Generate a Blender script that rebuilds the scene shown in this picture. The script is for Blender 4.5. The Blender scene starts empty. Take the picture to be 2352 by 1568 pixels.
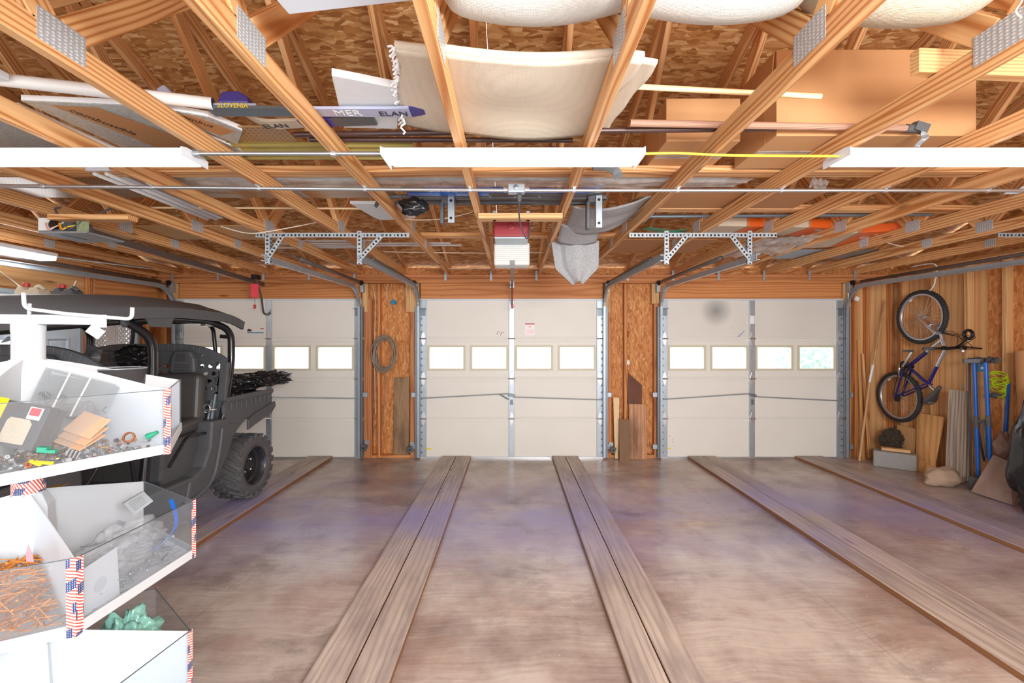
import bpy, math, random
from mathutils import Vector, Matrix, noise
R = random.Random(11)
PI = math.pi
SC = bpy.context.scene
COL = SC.collection

# ------------------------------------------------------------------ camera, sky, exposure
F = 1005.0           # focal length in pixels of the 2352-wide frame
CZ = 1.556           # eye height
cam_data = bpy.data.cameras.new('camera')
cam_data.sensor_width = 36.0
cam_data.lens = 36.0 * F / 2352.0
cam_data.clip_start = 0.02
cam = bpy.data.objects.new('camera', cam_data)
cam.location = (0, 0, CZ)
cam.rotation_euler = (PI / 2, 0, 0)
COL.objects.link(cam)
SC.camera = cam
SC.view_settings.view_transform = 'Standard'
SC.view_settings.look = 'None'
SC.view_settings.gamma = 1.0
SC.view_settings.use_curve_mapping = False
SC.view_settings.exposure = 0.0
world = bpy.data.worlds.new('overcast_sky')
SC.world = world
world.use_nodes = True
world.node_tree.nodes['Background'].inputs[0].default_value = (0.93, 0.97, 1.0, 1)
world.node_tree.nodes['Background'].inputs[1].default_value = 3.3
SC.cycles.max_bounces = 8
FIX_E = 13.0          # shop light diffusers

def area(name, loc, target, sx, sy, power, color=(1, 1, 1)):
    l = bpy.data.lights.new(name, 'AREA')
    l.shape = 'RECTANGLE'; l.size = sx; l.size_y = sy; l.energy = power; l.color = color
    o = bpy.data.objects.new(name, l)
    o.location = loc
    o.rotation_euler = (Vector(target) - Vector(loc)).to_track_quat('-Z', 'Y').to_euler()
    COL.objects.link(o)
    return o
# the photographer's bounced flash, behind and above the camera
area('flash', (1.1, -0.75, 2.0), (.2, 3.0, 2.6), 1.4, 0.6, 140, (1.0, 0.99, 0.97))

# ------------------------------------------------------------------ helpers: scene tree
WM = {}
def thing(name, label, cat, loc=(0, 0, 0), rot=(0, 0, 0), group=None, kind=None):
    o = bpy.data.objects.new(name, None)
    o.empty_display_size = 0.1
    COL.objects.link(o)
    o.location = loc; o.rotation_euler = rot
    from mathutils import Euler
    WM[o.name] = Matrix.Translation(loc) @ Euler(rot).to_matrix().to_4x4()
    tag(o, label, cat, group, kind)
    return o

def tag(o, label=None, cat=None, group=None, kind=None):
    if label: o['label'] = label
    if cat: o['category'] = cat
    if group: o['group'] = group
    if kind: o['kind'] = kind
    return o

def copy_tree(o, parent=None, label=None, loc=None, rot=None):
    c = o.copy()
    COL.objects.link(c)
    if parent is not None: c.parent = parent
    if label: c['label'] = label
    if loc is not None: c.location = loc
    if rot is not None: c.rotation_euler = rot
    for ch in [x for x in bpy.data.objects if x.parent == o]:
        copy_tree(ch, c)
    return c

def P(px, py, d):
    """The world point seen at pixel px, py of the photograph and d metres ahead."""
    return Vector(((px - 1176) / F * d, d, CZ - (py - 784) / F * d))

class MB:
    def __init__(s):
        s.v, s.f, s.m, s.g = [], [], [], []
    def add(s, vs, fs, m=0, gs=None):
        b = len(s.v)
        off = (R.uniform(-20, 20), R.uniform(-.09, .09), R.uniform(-.09, .09))
        s.v += [Vector(x) for x in vs]
        if gs is None: gs = vs
        s.g += [(a[0] + off[0], a[1] + off[1], a[2] + off[2]) for a in gs]
        for f in fs:
            s.f.append(tuple(b + i for i in f)); s.m.append(m)
        return s
    def box(s, c, size, rot=None, m=0, taper=None):
        hx, hy, hz = size[0] / 2, size[1] / 2, size[2] / 2
        loc = [(-hx, -hy, -hz), (hx, -hy, -hz), (hx, hy, -hz), (-hx, hy, -hz), (-hx, -hy, hz), (hx, -hy, hz), (hx, hy, hz), (-hx, hy, hz)]
        order = sorted(range(3), key=lambda i: -size[i])
        gs = [(p[order[0]], p[order[1]], p[order[2]]) for p in loc]
        if taper: loc = [(p[0] * (taper[0] if p[2] > 0 else 1), p[1] * (taper[1] if p[2] > 0 else 1), p[2]) for p in loc]
        M = Matrix.Identity(3) if rot is None else (rot if isinstance(rot, Matrix) else __import__('mathutils').Euler(rot).to_matrix())
        vs = [M @ Vector(p) + Vector(c) for p in loc]
        return s.add(vs, [(0, 3, 2, 1), (4, 5, 6, 7), (0, 1, 5, 4), (1, 2, 6, 5), (2, 3, 7, 6), (3, 0, 4, 7)], m, gs)
    def bb(s, x0, x1, y0, y1, z0, z1, m=0):
        return s.box(((x0 + x1) / 2, (y0 + y1) / 2, (z0 + z1) / 2), (abs(x1 - x0), abs(y1 - y0), abs(z1 - z0)), None, m)
    def beam(s, p0, p1, w, h, up=(0, 0, 1), m=0):
        """A bar from p0 to p1; h is its size along up, w across."""
        p0, p1 = Vector(p0), Vector(p1)
        u = (p1 - p0); L = u.length; u.normalize()
        up = Vector(up)
        side = u.cross(up)
        if side.length < 1e-5: side = u.cross(Vector((0, 1, 0)))
        side.normalize(); up = side.cross(u).normalized()
        M = Matrix((u, side, up)).transposed()
        return s.box((p0 + p1) / 2, (L, w, h), M, m)
    def tube(s, pts, r, seg=10, closed=False, m=0, cap=True):
        pts = [Vector(p) for p in pts]
        n = len(pts)
        rs = r if isinstance(r, (list, tuple)) else [r] * n
        tan = []
        for i in range(n):
            if closed: t = pts[(i + 1) % n] - pts[i - 1]
            else: t = pts[min(i + 1, n - 1)] - pts[max(i - 1, 0)]
            if t.length < 1e-9: t = Vector((0, 0, 1))
            tan.append(t.normalized())
        nrm = tan[0].orthogonal().normalized()
        vs, gs, L = [], [], 0.0
        for i in range(n):
            if i:
                L += (pts[i] - pts[i - 1]).length
                nrm = nrm - tan[i] * nrm.dot(tan[i])
                nrm = nrm.normalized() if nrm.length > 1e-6 else tan[i].orthogonal().normalized()
            bi = tan[i].cross(nrm)
            for k in range(seg):
                a = 2 * PI * k / seg
                o = nrm * (math.cos(a) * rs[i]) + bi * (math.sin(a) * rs[i])
                vs.append(pts[i] + o); gs.append((L, math.cos(a) * rs[i], math.sin(a) * rs[i]))
        fs = []
        for i in range(n if closed else n - 1):
            j = (i + 1) % n
            for k in range(seg):
                l = (k + 1) % seg
                fs.append((i * seg + k, i * seg + l, j * seg + l, j * seg + k))
        if cap and not closed:
            fs.append(tuple(range(seg - 1, -1, -1)))
            fs.append(tuple((n - 1) * seg + k for k in range(seg)))
        return s.add(vs, fs, m, gs)
    def lathe(s, prof, c=(0, 0, 0), axis=(0, 0, 1), seg=24, m=0, closed=False, caps=True):
        ax = Vector(axis).normalized(); q = Vector((0, 0, 1)).rotation_difference(ax).to_matrix()
        vs, fs, n = [], [], len(prof)
        for r, z in prof:
            for k in range(seg):
                a = 2 * PI * k / seg
                vs.append(q @ Vector((r * math.cos(a), r * math.sin(a), z)) + Vector(c))
        for i in range(n if closed else n - 1):
            j = (i + 1) % n
            for k in range(seg):
                l = (k + 1) % seg
                fs.append((i * seg + k, i * seg + l, j * seg + l, j * seg + k))
        if not closed and caps:
            if prof[0][0] > 1e-6: fs.append(tuple(range(seg - 1, -1, -1)))
            if prof[-1][0] > 1e-6: fs.append(tuple((n - 1) * seg + k for k in range(seg)))
        return s.add(vs, fs, m)
    def prism(s, poly, thick, M=None, m=0):
        """poly: 2-D outline in the local x, y plane, extruded from z = 0 to thick, placed by the 4x4 M."""
        M = M or Matrix.Identity(4)
        n = len(poly)
        loc = [(x, y, 0) for x, y in poly] + [(x, y, thick) for x, y in poly]
        fs = [tuple(range(n - 1, -1, -1)), tuple(range(n, 2 * n))] + [(i, (i + 1) % n, n + (i + 1) % n, n + i) for i in range(n)]
        return s.add([M @ Vector(p) for p in loc], fs, m, loc)
    def grid(s, fn, nu, nv, m=0, wrap=False):
        vs, gs = [], []
        for i in range(nu + 1):
            for j in range(nv + 1):
                u, v = i / nu, j / nv
                vs.append(Vector(fn(u, v))); gs.append((u, v, 0))
        fs = [(i * (nv + 1) + j, (i + 1) * (nv + 1) + j, (i + 1) * (nv + 1) + j + 1, i * (nv + 1) + j + 1) for i in range(nu) for j in range(nv)]
        return s.add(vs, fs, m, vs)
    def blob(s, c, rad, seed=0, amp=.15, freq=2.5, nu=26, nv=16, m=0, fn=None, rot=None):
        vs, fs = [], []
        M = Matrix.Identity(3) if rot is None else __import__('mathutils').Euler(rot).to_matrix()
        for i in range(nv + 1):
            t = PI * i / nv
            for j in range(nu):
                a = 2 * PI * j / nu
                n = Vector((math.sin(t) * math.cos(a), math.sin(t) * math.sin(a), math.cos(t)))
                k = 1 + amp * (noise.noise(n * freq + Vector((seed * 7.3, seed * 1.7, 3))) + .5 * noise.noise(n * freq * 2.7 + Vector((seed, 9, 3))))
                p = Vector((n.x * rad[0] * k, n.y * rad[1] * k, n.z * rad[2] * k))
                if fn: p = Vector(fn(p))
                vs.append(M @ p + Vector(c))
        for i in range(nv):
            for j in range(nu):
                l = (j + 1) % nu
                fs.append((i * nu + j, (i + 1) * nu + j, (i + 1) * nu + l, i * nu + l))
        return s.add(vs, fs, m)
    def build(s, name, mat, parent=None, smooth=False, bevel=0, seg=2, solid=0, sub=0, local=False, angle=None):
        me = bpy.data.meshes.new(name)
        inv = WM[parent.name].inverted() if (parent is not None and not local) else Matrix.Identity(4)
        me.from_pydata([inv @ v for v in s.v], [], s.f)
        mats = mat if isinstance(mat, (list, tuple)) else [mat]
        for x in mats: me.materials.append(x)
        me.polygons.foreach_set('material_index', s.m)
        at = me.attributes.new('gr', 'FLOAT_VECTOR', 'POINT')
        at.data.foreach_set('vector', [c for g in s.g for c in g])
        if smooth: me.polygons.foreach_set('use_smooth', [True] * len(me.polygons))
        me.update()
        if smooth and angle is not None:
            try: me.set_sharp_from_angle(angle=math.radians(angle))
            except Exception: pass
        o = bpy.data.objects.new(name, me)
        COL.objects.link(o)
        if parent is not None:
            o.parent = parent
            WM[o.name] = WM[parent.name]
        else:
            WM[o.name] = Matrix.Identity(4)
        if solid:
            md = o.modifiers.new('solid', 'SOLIDIFY'); md.thickness = solid; md.offset = 0
        if bevel:
            md = o.modifiers.new('bevel', 'BEVEL'); md.width = bevel; md.segments = seg; md.limit_method = 'ANGLE'; md.angle_limit = math.radians(50)
        if sub:
            md = o.modifiers.new('sub', 'SUBSURF'); md.levels = sub; md.render_levels = sub
        return o

def writing(body, size, origin, xdir, ydir, mat, parent, name='lettering', ext=.0006, align='LEFT', shear=0):
    cu = bpy.data.curves.new(name, 'FONT')
    cu.body = body; cu.size = size; cu.extrude = ext; cu.align_x = align; cu.shear = shear
    cu.resolution_u = 2
    tmp = bpy.data.objects.new('tmp', cu)
    COL.objects.link(tmp)
    me = bpy.data.meshes.new_from_object(tmp.evaluated_get(bpy.context.evaluated_depsgraph_get()))
    bpy.data.objects.remove(tmp); bpy.data.curves.remove(cu)
    me.name = name
    me.materials.clear(); me.materials.append(mat)
    o = bpy.data.objects.new(name, me)
    COL.objects.link(o)
    x = Vector(xdir).normalized(); y = Vector(ydir); y = (y - x * y.dot(x)).normalized(); z = x.cross(y)
    Mx = Matrix((x, y, z)).transposed().to_4x4(); Mx.translation = Vector(origin)
    o.parent = parent
    me.transform(WM[parent.name].inverted() @ Mx)
    WM[o.name] = WM[parent.name]
    return o

def arc(c, r, a0, a1, n, ex, ey):
    c, ex, ey = Vector(c), Vector(ex), Vector(ey)
    return [c + ex * (r * math.cos(a0 + (a1 - a0) * i / n)) + ey * (r * math.sin(a0 + (a1 - a0) * i / n)) for i in range(n + 1)]

def smooth_path(pts, n=8):
    """Catmull-Rom through pts."""
    pts = [Vector(p) for p in pts]
    out = []
    for i in range(len(pts) - 1):
        a, b, c, d = pts[max(i - 1, 0)], pts[i], pts[i + 1], pts[min(i + 2, len(pts) - 1)]
        for k in range(n):
            t = k / n
            out.append(.5 * ((2 * b) + (c - a) * t + (2 * a - 5 * b + 4 * c - d) * t * t + (3 * b - a - 3 * c + d) * t ** 3))
    out.append(pts[-1])
    return out

def round_path(pts, r, n=5):
    """Polyline with its corners rounded to about r."""
    pts = [Vector(p) for p in pts]
    out = [pts[0]]
    for i in range(1, len(pts) - 1):
        a, b, c = pts[i - 1], pts[i], pts[i + 1]
        u, w = (a - b), (c - b)
        k = min(r, u.length * .48, w.length * .48)
        p, q = b + u.normalized() * k, b + w.normalized() * k
        for j in range(n + 1):
            t = j / n
            out.append(p * (1 - t) ** 2 + b * 2 * t * (1 - t) + q * t * t)
    out.append(pts[-1])
    return out

# ------------------------------------------------------------------ helpers: materials
def lin(c):
    return tuple(((x / 255) / 12.92 if x / 255 <= .04045 else ((x / 255 + .055) / 1.055) ** 2.4) for x in c) + (1.0,)

class NT:
    def __init__(s, name):
        s.mat = bpy.data.materials.new(name); s.mat.use_nodes = True
        s.nt = s.mat.node_tree; s.b = s.nt.nodes['Principled BSDF']
        s.out = s.nt.nodes['Material Output']
    def n(s, t, **kw):
        nd = s.nt.nodes.new('ShaderNode' + t)
        for k, v in kw.items():
            if k.startswith('i_'):
                key = k[2:]; key = int(key) if key.isdigit() else key.replace('_', ' ')
                s.put(nd.inputs[key], v)
            else: setattr(nd, k, v)
        return nd
    def put(s, sock, v):
        if hasattr(v, 'is_output') or isinstance(v, bpy.types.NodeSocket): s.nt.links.new(v, sock)
        elif isinstance(v, bpy.types.Node): s.nt.links.new(v.outputs[0], sock)
        else: sock.default_value = v
    def math(s, op, a, b=0.0, clamp=False):
        nd = s.n('Math', operation=op, use_clamp=clamp); s.put(nd.inputs[0], a); s.put(nd.inputs[1], b); return nd.outputs[0]
    def vmath(s, op, a, b=(0, 0, 0)):
        nd = s.n('VectorMath', operation=op); s.put(nd.inputs[0], a); s.put(nd.inputs[1], b); return nd.outputs[0]
    def mapv(s, v, loc=(0, 0, 0), rot=(0, 0, 0), scale=(1, 1, 1)):
        nd = s.n('Mapping'); s.put(nd.inputs['Vector'], v); nd.inputs['Location'].default_value = loc; nd.inputs['Rotation'].default_value = rot; nd.inputs['Scale'].default_value = scale
        return nd.outputs[0]
    def noise(s, v, scale, detail=2, rough=.5, out=0):
        nd = s.n('TexNoise'); s.put(nd.inputs['Vector'], v); nd.inputs['Scale'].default_value = scale; nd.inputs['Detail'].default_value = detail; nd.inputs['Roughness'].default_value = rough
        return nd.outputs[out]
    def vor(s, v, scale, out='Distance', feature='F1', rnd=1.0):
        nd = s.n('TexVoronoi', feature=feature); s.put(nd.inputs['Vector'], v); nd.inputs['Scale'].default_value = scale; nd.inputs['Randomness'].default_value = rnd
        return nd.outputs[out]
    def ramp(s, fac, stops, interp='LINEAR'):
        nd = s.n('ValToRGB'); s.put(nd.inputs[0], fac); cr = nd.color_ramp; cr.interpolation = interp
        while len(cr.elements) < len(stops): cr.elements.new(.5)
        for e, (p, c) in zip(cr.elements, stops): e.position = p; e.color = c if len(c) == 4 else lin(c)
        return nd.outputs[0]
    def mix(s, fac, a, b, blend='MIX'):
        nd = s.n('Mix', data_type='RGBA', blend_type=blend)
        s.put(nd.inputs[0], fac); s.put(nd.inputs[6], a); s.put(nd.inputs[7], b)
        return nd.outputs[2]
    def gr(s, rnd=True):
        a = s.n('Attribute', attribute_name='gr').outputs['Vector']
        if not rnd: return a
        oi = s.n('ObjectInfo').outputs['Random']
        c = s.n('CombineXYZ'); s.put(c.inputs[0], s.math('MULTIPLY', oi, 31.7)); s.put(c.inputs[1], s.math('MULTIPLY', s.math('SUBTRACT', s.math('FRACT', s.math('MULTIPLY', oi, 7.31)), .5), .12)); s.put(c.inputs[2], s.math('MULTIPLY', s.math('SUBTRACT', s.math('FRACT', s.math('MULTIPLY', oi, 13.7)), .5), .12))
        return s.vmath('ADD', a, c.outputs[0])
    def pos(s):
        return s.n('NewGeometry').outputs['Position']
    def bump(s, h, dist=.001, strength=.4):
        nd = s.n('Bump'); s.put(nd.inputs['Height'], h); nd.inputs['Distance'].default_value = dist; nd.inputs['Strength'].default_value = strength
        s.nt.links.new(nd.outputs[0], s.b.inputs['Normal'])
    def fin(s, col=None, rough=None, metal=None, **kw):
        if col is not None: s.put(s.b.inputs['Base Color'], col)
        if rough is not None: s.put(s.b.inputs['Roughness'], rough)
        if metal is not None: s.put(s.b.inputs['Metallic'], metal)
        for k, v in kw.items(): s.put(s.b.inputs[k.replace('_', ' ')], v)
        return s.mat

def plain(name, c, rough=.5, metal=0, var=.06, vs=6.0, spec=.5, **kw):
    t = NT(name)
    c = lin(c)
    nz = t.noise(t.gr(False), vs, 3)
    col = t.mix(nz, tuple(min(1, x * (1 - var * 1.6)) for x in c[:3]) + (1,), tuple(min(1, x * (1 + var)) for x in c[:3]) + (1,))
    return t.fin(col, rough, metal, Specular_IOR_Level=spec, **kw)

def painted_sheen(t, p, col):
    """Bluish reflected light painted into the board colour, in patches before the doors."""
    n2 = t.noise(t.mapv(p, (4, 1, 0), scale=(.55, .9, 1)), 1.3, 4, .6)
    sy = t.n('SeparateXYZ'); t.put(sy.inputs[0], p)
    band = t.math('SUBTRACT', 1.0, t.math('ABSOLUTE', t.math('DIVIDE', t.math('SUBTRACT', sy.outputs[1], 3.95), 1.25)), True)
    sheen = t.math('MULTIPLY', t.ramp(n2, [(.30, (0, 0, 0)), (.62, (255, 255, 255))]), t.math('MULTIPLY', band, .85))
    return t.mix(sheen, col, lin((152, 150, 206)))

def wood(name, light, dark, ring=30.0, rough=.55, knots=True, vary=.16, streak=.18, dirt=None, edge=None, sheen=False):
    t = NT(name)
    co = t.gr()
    m = t.mapv(co, scale=(.13, 1, 1))
    dn = t.noise(t.mapv(co, scale=(.55, 2.5, 2.5)), 1.0, 2, .45, 1)
    dv = t.vmath('MULTIPLY', t.vmath('SUBTRACT', dn, (.5, .5, .5)), (.02, .11, .11))
    w = t.n('TexWave', wave_type='RINGS', rings_direction='X', i_Vector=t.vmath('ADD', m, dv), i_Scale=ring, i_Distortion=.8, i_Detail=1.0, i_Detail_Scale=.7).outputs['Fac']
    col = t.ramp(w, [(0, light), (.5, tuple(l * .86 + d * .14 for l, d in zip(light, dark))), (.86, tuple(l * .5 + d * .5 for l, d in zip(light, dark))), (1, tuple(l * .15 + d * .85 for l, d in zip(light, dark)))])
    st = t.noise(t.mapv(co, scale=(2.5, 130, 130)), 1.0, 2)
    col = t.mix(streak, col, t.ramp(st, [(.3, (70, 40, 20)), (.7, (255, 240, 215))]), 'SOFT_LIGHT')
    if knots:
        kd = t.vor(t.mapv(co, scale=(1.5, 7, 7)), 1.0)
        kf = t.ramp(kd, [(.05, (255, 255, 255)), (.13, (0, 0, 0))])
        col = t.mix(t.math('MULTIPLY', kf, .75), col, lin((105, 55, 26)))
    if dirt:
        dz = t.ramp(t.noise(t.mapv(co, scale=(.8, 3, 3)), 2.2, 5, .6), [(.42, (0, 0, 0)), (.66, (255, 255, 255))])
        col = t.mix(t.math('MULTIPLY', dz, .65), col, lin(dirt))
    if sheen: col = painted_sheen(t, t.pos(), col)  # bluish light reflection goes into the plank colour too
    if edge:
        nz = t.n('SeparateXYZ'); t.put(nz.inputs[0], t.n('NewGeometry').outputs['Normal'])
        col = t.mix(t.math('LESS_THAN', nz.outputs[2], .5), col, lin(edge))
    oi = t.n('ObjectInfo').outputs['Random']
    k = t.math('ADD', 1 - vary * .6, t.math('MULTIPLY', t.math('FRACT', t.math('MULTIPLY', oi, 5.77)), vary))
    kc = t.n('CombineColor'); [t.put(kc.inputs[i], k) for i in range(3)]
    col = t.mix(1.0, col, kc.outputs[0], 'MULTIPLY')
    t.bump(st, .0006, .25)
    return t.fin(col, rough, 0, Specular_IOR_Level=.3)

def osb(name, cols, scale=1.0, seams=False):
    t = NT(name)
    co = t.gr(False)
    lay = []
    for k, (rot, off) in enumerate(((.3, 0), (1.35, 3), (2.4, 7))):
        wob = t.vmath('MULTIPLY', t.vmath('SUBTRACT', t.noise(co, 5 + k, 2, .5, 1), (.5, .5, .5)), (.08, .08, 0))
        v = t.mapv(t.vmath('ADD', co, wob), (off, off * 2, 0), (0, 0, rot), (7 * scale, 38 * scale, 1))
        nd = t.n('TexVoronoi', feature='F1', voronoi_dimensions='2D'); t.put(nd.inputs['Vector'], v); nd.inputs['Scale'].default_value = 1.0
        sp = t.n('SeparateColor'); t.put(sp.inputs[0], nd.outputs['Color'])
        lay.append((sp.outputs[0], sp.outputs[1]))
    pk = t.n('TexVoronoi', feature='F1', voronoi_dimensions='2D'); t.put(pk.inputs['Vector'], t.mapv(co, scale=(9 * scale, 14 * scale, 1), rot=(0, 0, .8))); pk.inputs['Scale'].default_value = 1
    sp = t.n('SeparateColor'); t.put(sp.inputs[0], pk.outputs['Color'])
    a = t.mix(t.math('GREATER_THAN', sp.outputs[0], .4), lay[0][0], lay[1][0])
    a = t.mix(t.math('GREATER_THAN', sp.outputs[1], .66), a, lay[2][0])
    col = t.ramp(a, [(0, cols[0]), (.35, cols[1]), (.75, cols[2]), (1, cols[3])])
    fine = t.noise(t.mapv(co, rot=(0, 0, .4), scale=(30, 220, 1)), 1, 2)
    col = t.mix(.22, col, t.ramp(fine, [(.3, (60, 35, 15)), (.7, (255, 235, 200))]), 'SOFT_LIGHT')
    big = t.noise(co, 1.3, 3)
    col = t.mix(t.ramp(big, [(.35, (90, 90, 90)), (.65, (0, 0, 0))]), col, lin(cols[1]), 'MULTIPLY')
    t.bump(a, .001, .35)
    return t.fin(col, .6, 0, Specular_IOR_Level=.3)

def emit(name, c, strength):
    t = NT(name)
    return t.fin(lin(c), .4, 0, Emission_Color=lin(c), Emission_Strength=strength)

def clear(name, tint=(255, 255, 255), alpha=.12, rough=.08, bumpy=0):
    """Thin clear sheet: mostly lets the view through, with a gloss."""
    t = NT(name)
    tr = t.n('BsdfTransparent'); tr.inputs[0].default_value = lin(tint)
    df = t.n('BsdfPrincipled'); df.inputs['Base Color'].default_value = lin(tint); df.inputs['Roughness'].default_value = rough; df.inputs['Specular IOR Level'].default_value = .6
    mx = t.n('MixShader')
    if bumpy:
        nz = t.noise(t.gr(False), bumpy, 4, .6)
        t.put(mx.inputs[0], t.ramp(nz, [(.35, (alpha * .75,) * 3 + (1,)), (.7, (min(1, alpha * 1.4),) * 3 + (1,))]))
        bm = t.n('Bump'); t.put(bm.inputs['Height'], nz); bm.inputs['Distance'].default_value = .02; bm.inputs['Strength'].default_value = .6
        t.nt.links.new(bm.outputs[0], df.inputs['Normal'])
    else: mx.inputs[0].default_value = alpha
    t.nt.links.new(tr.outputs[0], mx.inputs[1]); t.nt.links.new(df.outputs[0], mx.inputs[2])
    t.nt.links.new(mx.outputs[0], t.out.inputs['Surface'])
    return t.mat

M = {}
M['pine'] = wood('pine', (232, 184, 132), (180, 112, 60), 17, vary=.2)
M['pine_dark'] = wood('pine_dark', (212, 148, 92), (160, 94, 50), 17, vary=.2)
M['cedar'] = wood('cedar', (206, 140, 92), (168, 100, 62), 16, vary=.25, streak=.12)
M['header'] = wood('header', (212, 146, 92), (182, 112, 64), 10, vary=.1, streak=.12)
M['lumber'] = wood('lumber', (222, 180, 130), (192, 140, 90), 22, vary=.1)
M['ply'] = wood('ply', (222, 172, 116), (200, 142, 88), 4, vary=.12)
M['grey_wood'] = wood('grey_wood', (186, 176, 166), (140, 128, 120), 9, vary=.1, streak=.6, knots=False)
M['brown_board'] = wood('brown_board', (140, 108, 78), (104, 76, 54), 26, knots=False)
M['dark_board'] = wood('dark_board', (120, 74, 52), (88, 50, 36), 26, knots=False, dirt=(70, 42, 32))
M['stained_ply'] = wood('stained_ply', (200, 152, 116), (176, 124, 92), 6, dirt=(74, 44, 32))
M['pale_lath'] = wood('pale_lath', (240, 212, 172), (214, 174, 128), 20, knots=False)
M['broom'] = wood('broom', (214, 176, 130), (176, 132, 90), 60, knots=False)
M['pole_grey'] = wood('pole_grey', (190, 152, 132), (150, 112, 96), 60, knots=False)
M['runner'] = wood(edge=(140, 98, 66), sheen=True, name='runner', light=(192, 180, 172), dark=(166, 152, 144), ring=10, vary=.10, streak=.3, dirt=(132, 120, 117), rough=.5)
M['osb_roof'] = osb('osb_roof', ((160, 106, 58), (194, 138, 84), (214, 164, 108), (238, 200, 150)), 1.35)
M['osb_wall'] = osb('osb_wall', ((172, 110, 60), (200, 134, 78), (212, 148, 92), (226, 170, 114)), 1.9)
M['plywall'] = wood('plywall', (228, 182, 130), (208, 154, 102), 4, vary=.05)
M['galv'] = plain('galv', (176, 186, 194), .38, .55, .12, 14)
M['galv_dark'] = plain('galv_dark', (122, 134, 144), .4, .55, .1, 14)
M['emt'] = plain('emt', (196, 200, 204), .28, .8, .06, 9)
M['rail_brown'] = plain('rail_brown', (116, 104, 98), .45, .5, .15, 9)
M['black_iron'] = plain('black_iron', (34, 32, 32), .45, .3)
M['chrome'] = plain('chrome', (214, 216, 220), .18, .9, .04)
M['door_white'] = plain('door_white', (232, 229, 221), .5, 0, .035, 2.2)
M['frame_cream'] = plain('frame_cream', (212, 206, 180), .5, 0, .04)
M['white_paint'] = plain('white_paint', (208, 214, 220), .35, 0, .02, 4)
M['white_plastic'] = plain('white_plastic', (238, 238, 236), .35, 0, .02)
M['white_ribbed'] = plain('white_ribbed', (204, 204, 200), .3, 0, .03)
M['lamp_white'] = plain('lamp_white', (226, 234, 244), .35, 0, .02)
M['diffuser'] = emit('diffuser', (255, 255, 255), FIX_E)
M['foam'] = plain('foam', (226, 230, 234), .8, 0, .04, 30)
M['foam_edge'] = plain('foam_edge', (244, 246, 248), .8, 0, .03, 60)
M['cardboard'] = plain('cardboard', (200, 150, 102), .75, 0, .05, 3)
M['cardboard_dark'] = plain('cardboard_dark', (182, 130, 84), .75, 0, .06, 3)
M['orange_box'] = plain('orange_box', (226, 98, 28), .4, 0, .05)
M['black_plastic'] = plain('black_plastic', (86, 88, 92), .5, 0, .12, 20)
M['black_soft'] = plain('black_soft', (76, 74, 74), .42, 0, .12, 10)
M['kraft'] = plain('kraft', (204, 166, 136), .75, 0, .05)
M['rim_black'] = plain('rim_black', (58, 58, 62), .3, .2, .1)
M['black_gloss'] = plain('black_gloss', (34, 34, 37), .18, 0, .1)
M['tyre_black'] = plain('tyre_black', (50, 50, 52), .7, 0, .15, 30)
M['rubber'] = plain('rubber', (92, 92, 94), .75, 0, .2, 16)
M['red_cover'] = plain('red_cover', (150, 44, 52), .35, 0, .12, 10)
M['red_tag'] = plain('red_tag', (236, 62, 78), .5)
M['red'] = plain('red', (190, 40, 40), .4)
M['blue_tube'] = plain('blue_tube', (22, 98, 196), .35, 0, .08)
M['blue_ski'] = plain('blue_ski', (24, 98, 196), .3, 0, .1)
M['blue_box'] = plain('blue_box', (22, 128, 178), .45)
M['purple'] = plain('purple', (72, 62, 140), .3, 0, .12)
M['lilac'] = plain('lilac', (176, 180, 206), .3, 0, .08)
M['yellow_cable'] = plain('yellow_cable', (246, 214, 70), .4)
M['yellow'] = plain('yellow', (246, 216, 30), .45)
M['hivis'] = plain('hivis', (214, 238, 40), .6, 0, .14, 25)
M['ink'] = plain('ink', (40, 40, 44), .5)
M['ink_grey'] = plain('ink_grey', (120, 118, 116), .6)
M['white_ink'] = plain('white_ink', (244, 244, 244), .5)
M['wire_white'] = plain('wire_white', (226, 214, 196), .5)
M['cable_grey'] = plain('cable_grey', (150, 138, 122), .5, 0, .25, 30)
M['felt'] = plain('felt', (168, 168, 170), .95, 0, .22, 60)
M['concrete'] = plain('concrete', (160, 160, 158), .85, 0, .14, 30)
M['stone'] = plain('stone', (184, 158, 136), .85, 0, .16, 14)
M['slab'] = plain('slab', (156, 132, 120), .85, 0, .16, 16)
M['teal_bag'] = plain('teal_bag', (140, 196, 182), .25, 0, .16, 12)
M['door_blue'] = plain('door_blue', (216, 232, 246), .4, 0, .02)
M['window_trim'] = plain('window_trim', (176, 190, 196), .5)
M['lattice'] = plain('lattice', (248, 248, 248), .5, 0, .01)
M['porch_dark'] = plain('porch_dark', (52, 44, 40), .8)
M['silver'] = plain('silver', (206, 208, 212), .3, .75, .08)
M['brass'] = plain('brass', (206, 164, 84), .3, .7)
M['copper'] = plain('copper', (178, 110, 70), .35, .6)
M['green'] = plain('green', (40, 150, 120), .4)
M['pinkish'] = plain('pinkish', (246, 150, 160), .35)
M['brown_metal'] = plain('brown_metal', (88, 66, 62), .35, .3, .15)
M['corrugated'] = plain('corrugated', (176, 160, 92), .35, .25, .15, 5)
M['pegboard'] = None
M['glass'] = clear('glass', (250, 252, 255), .06, .02)
M['acrylic'] = clear('acrylic', (246, 248, 250), .06, .12)
M['acrylic_box'] = clear('acrylic_box', (226, 230, 232), .22, .15)
M['film'] = clear('film', (238, 236, 232), .42, .15, 9)
M['zipbag'] = clear('zipbag', (246, 248, 250), .2, .12, 14)
M['smoke'] = clear('smoke', (120, 120, 124), .35, .1)

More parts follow.
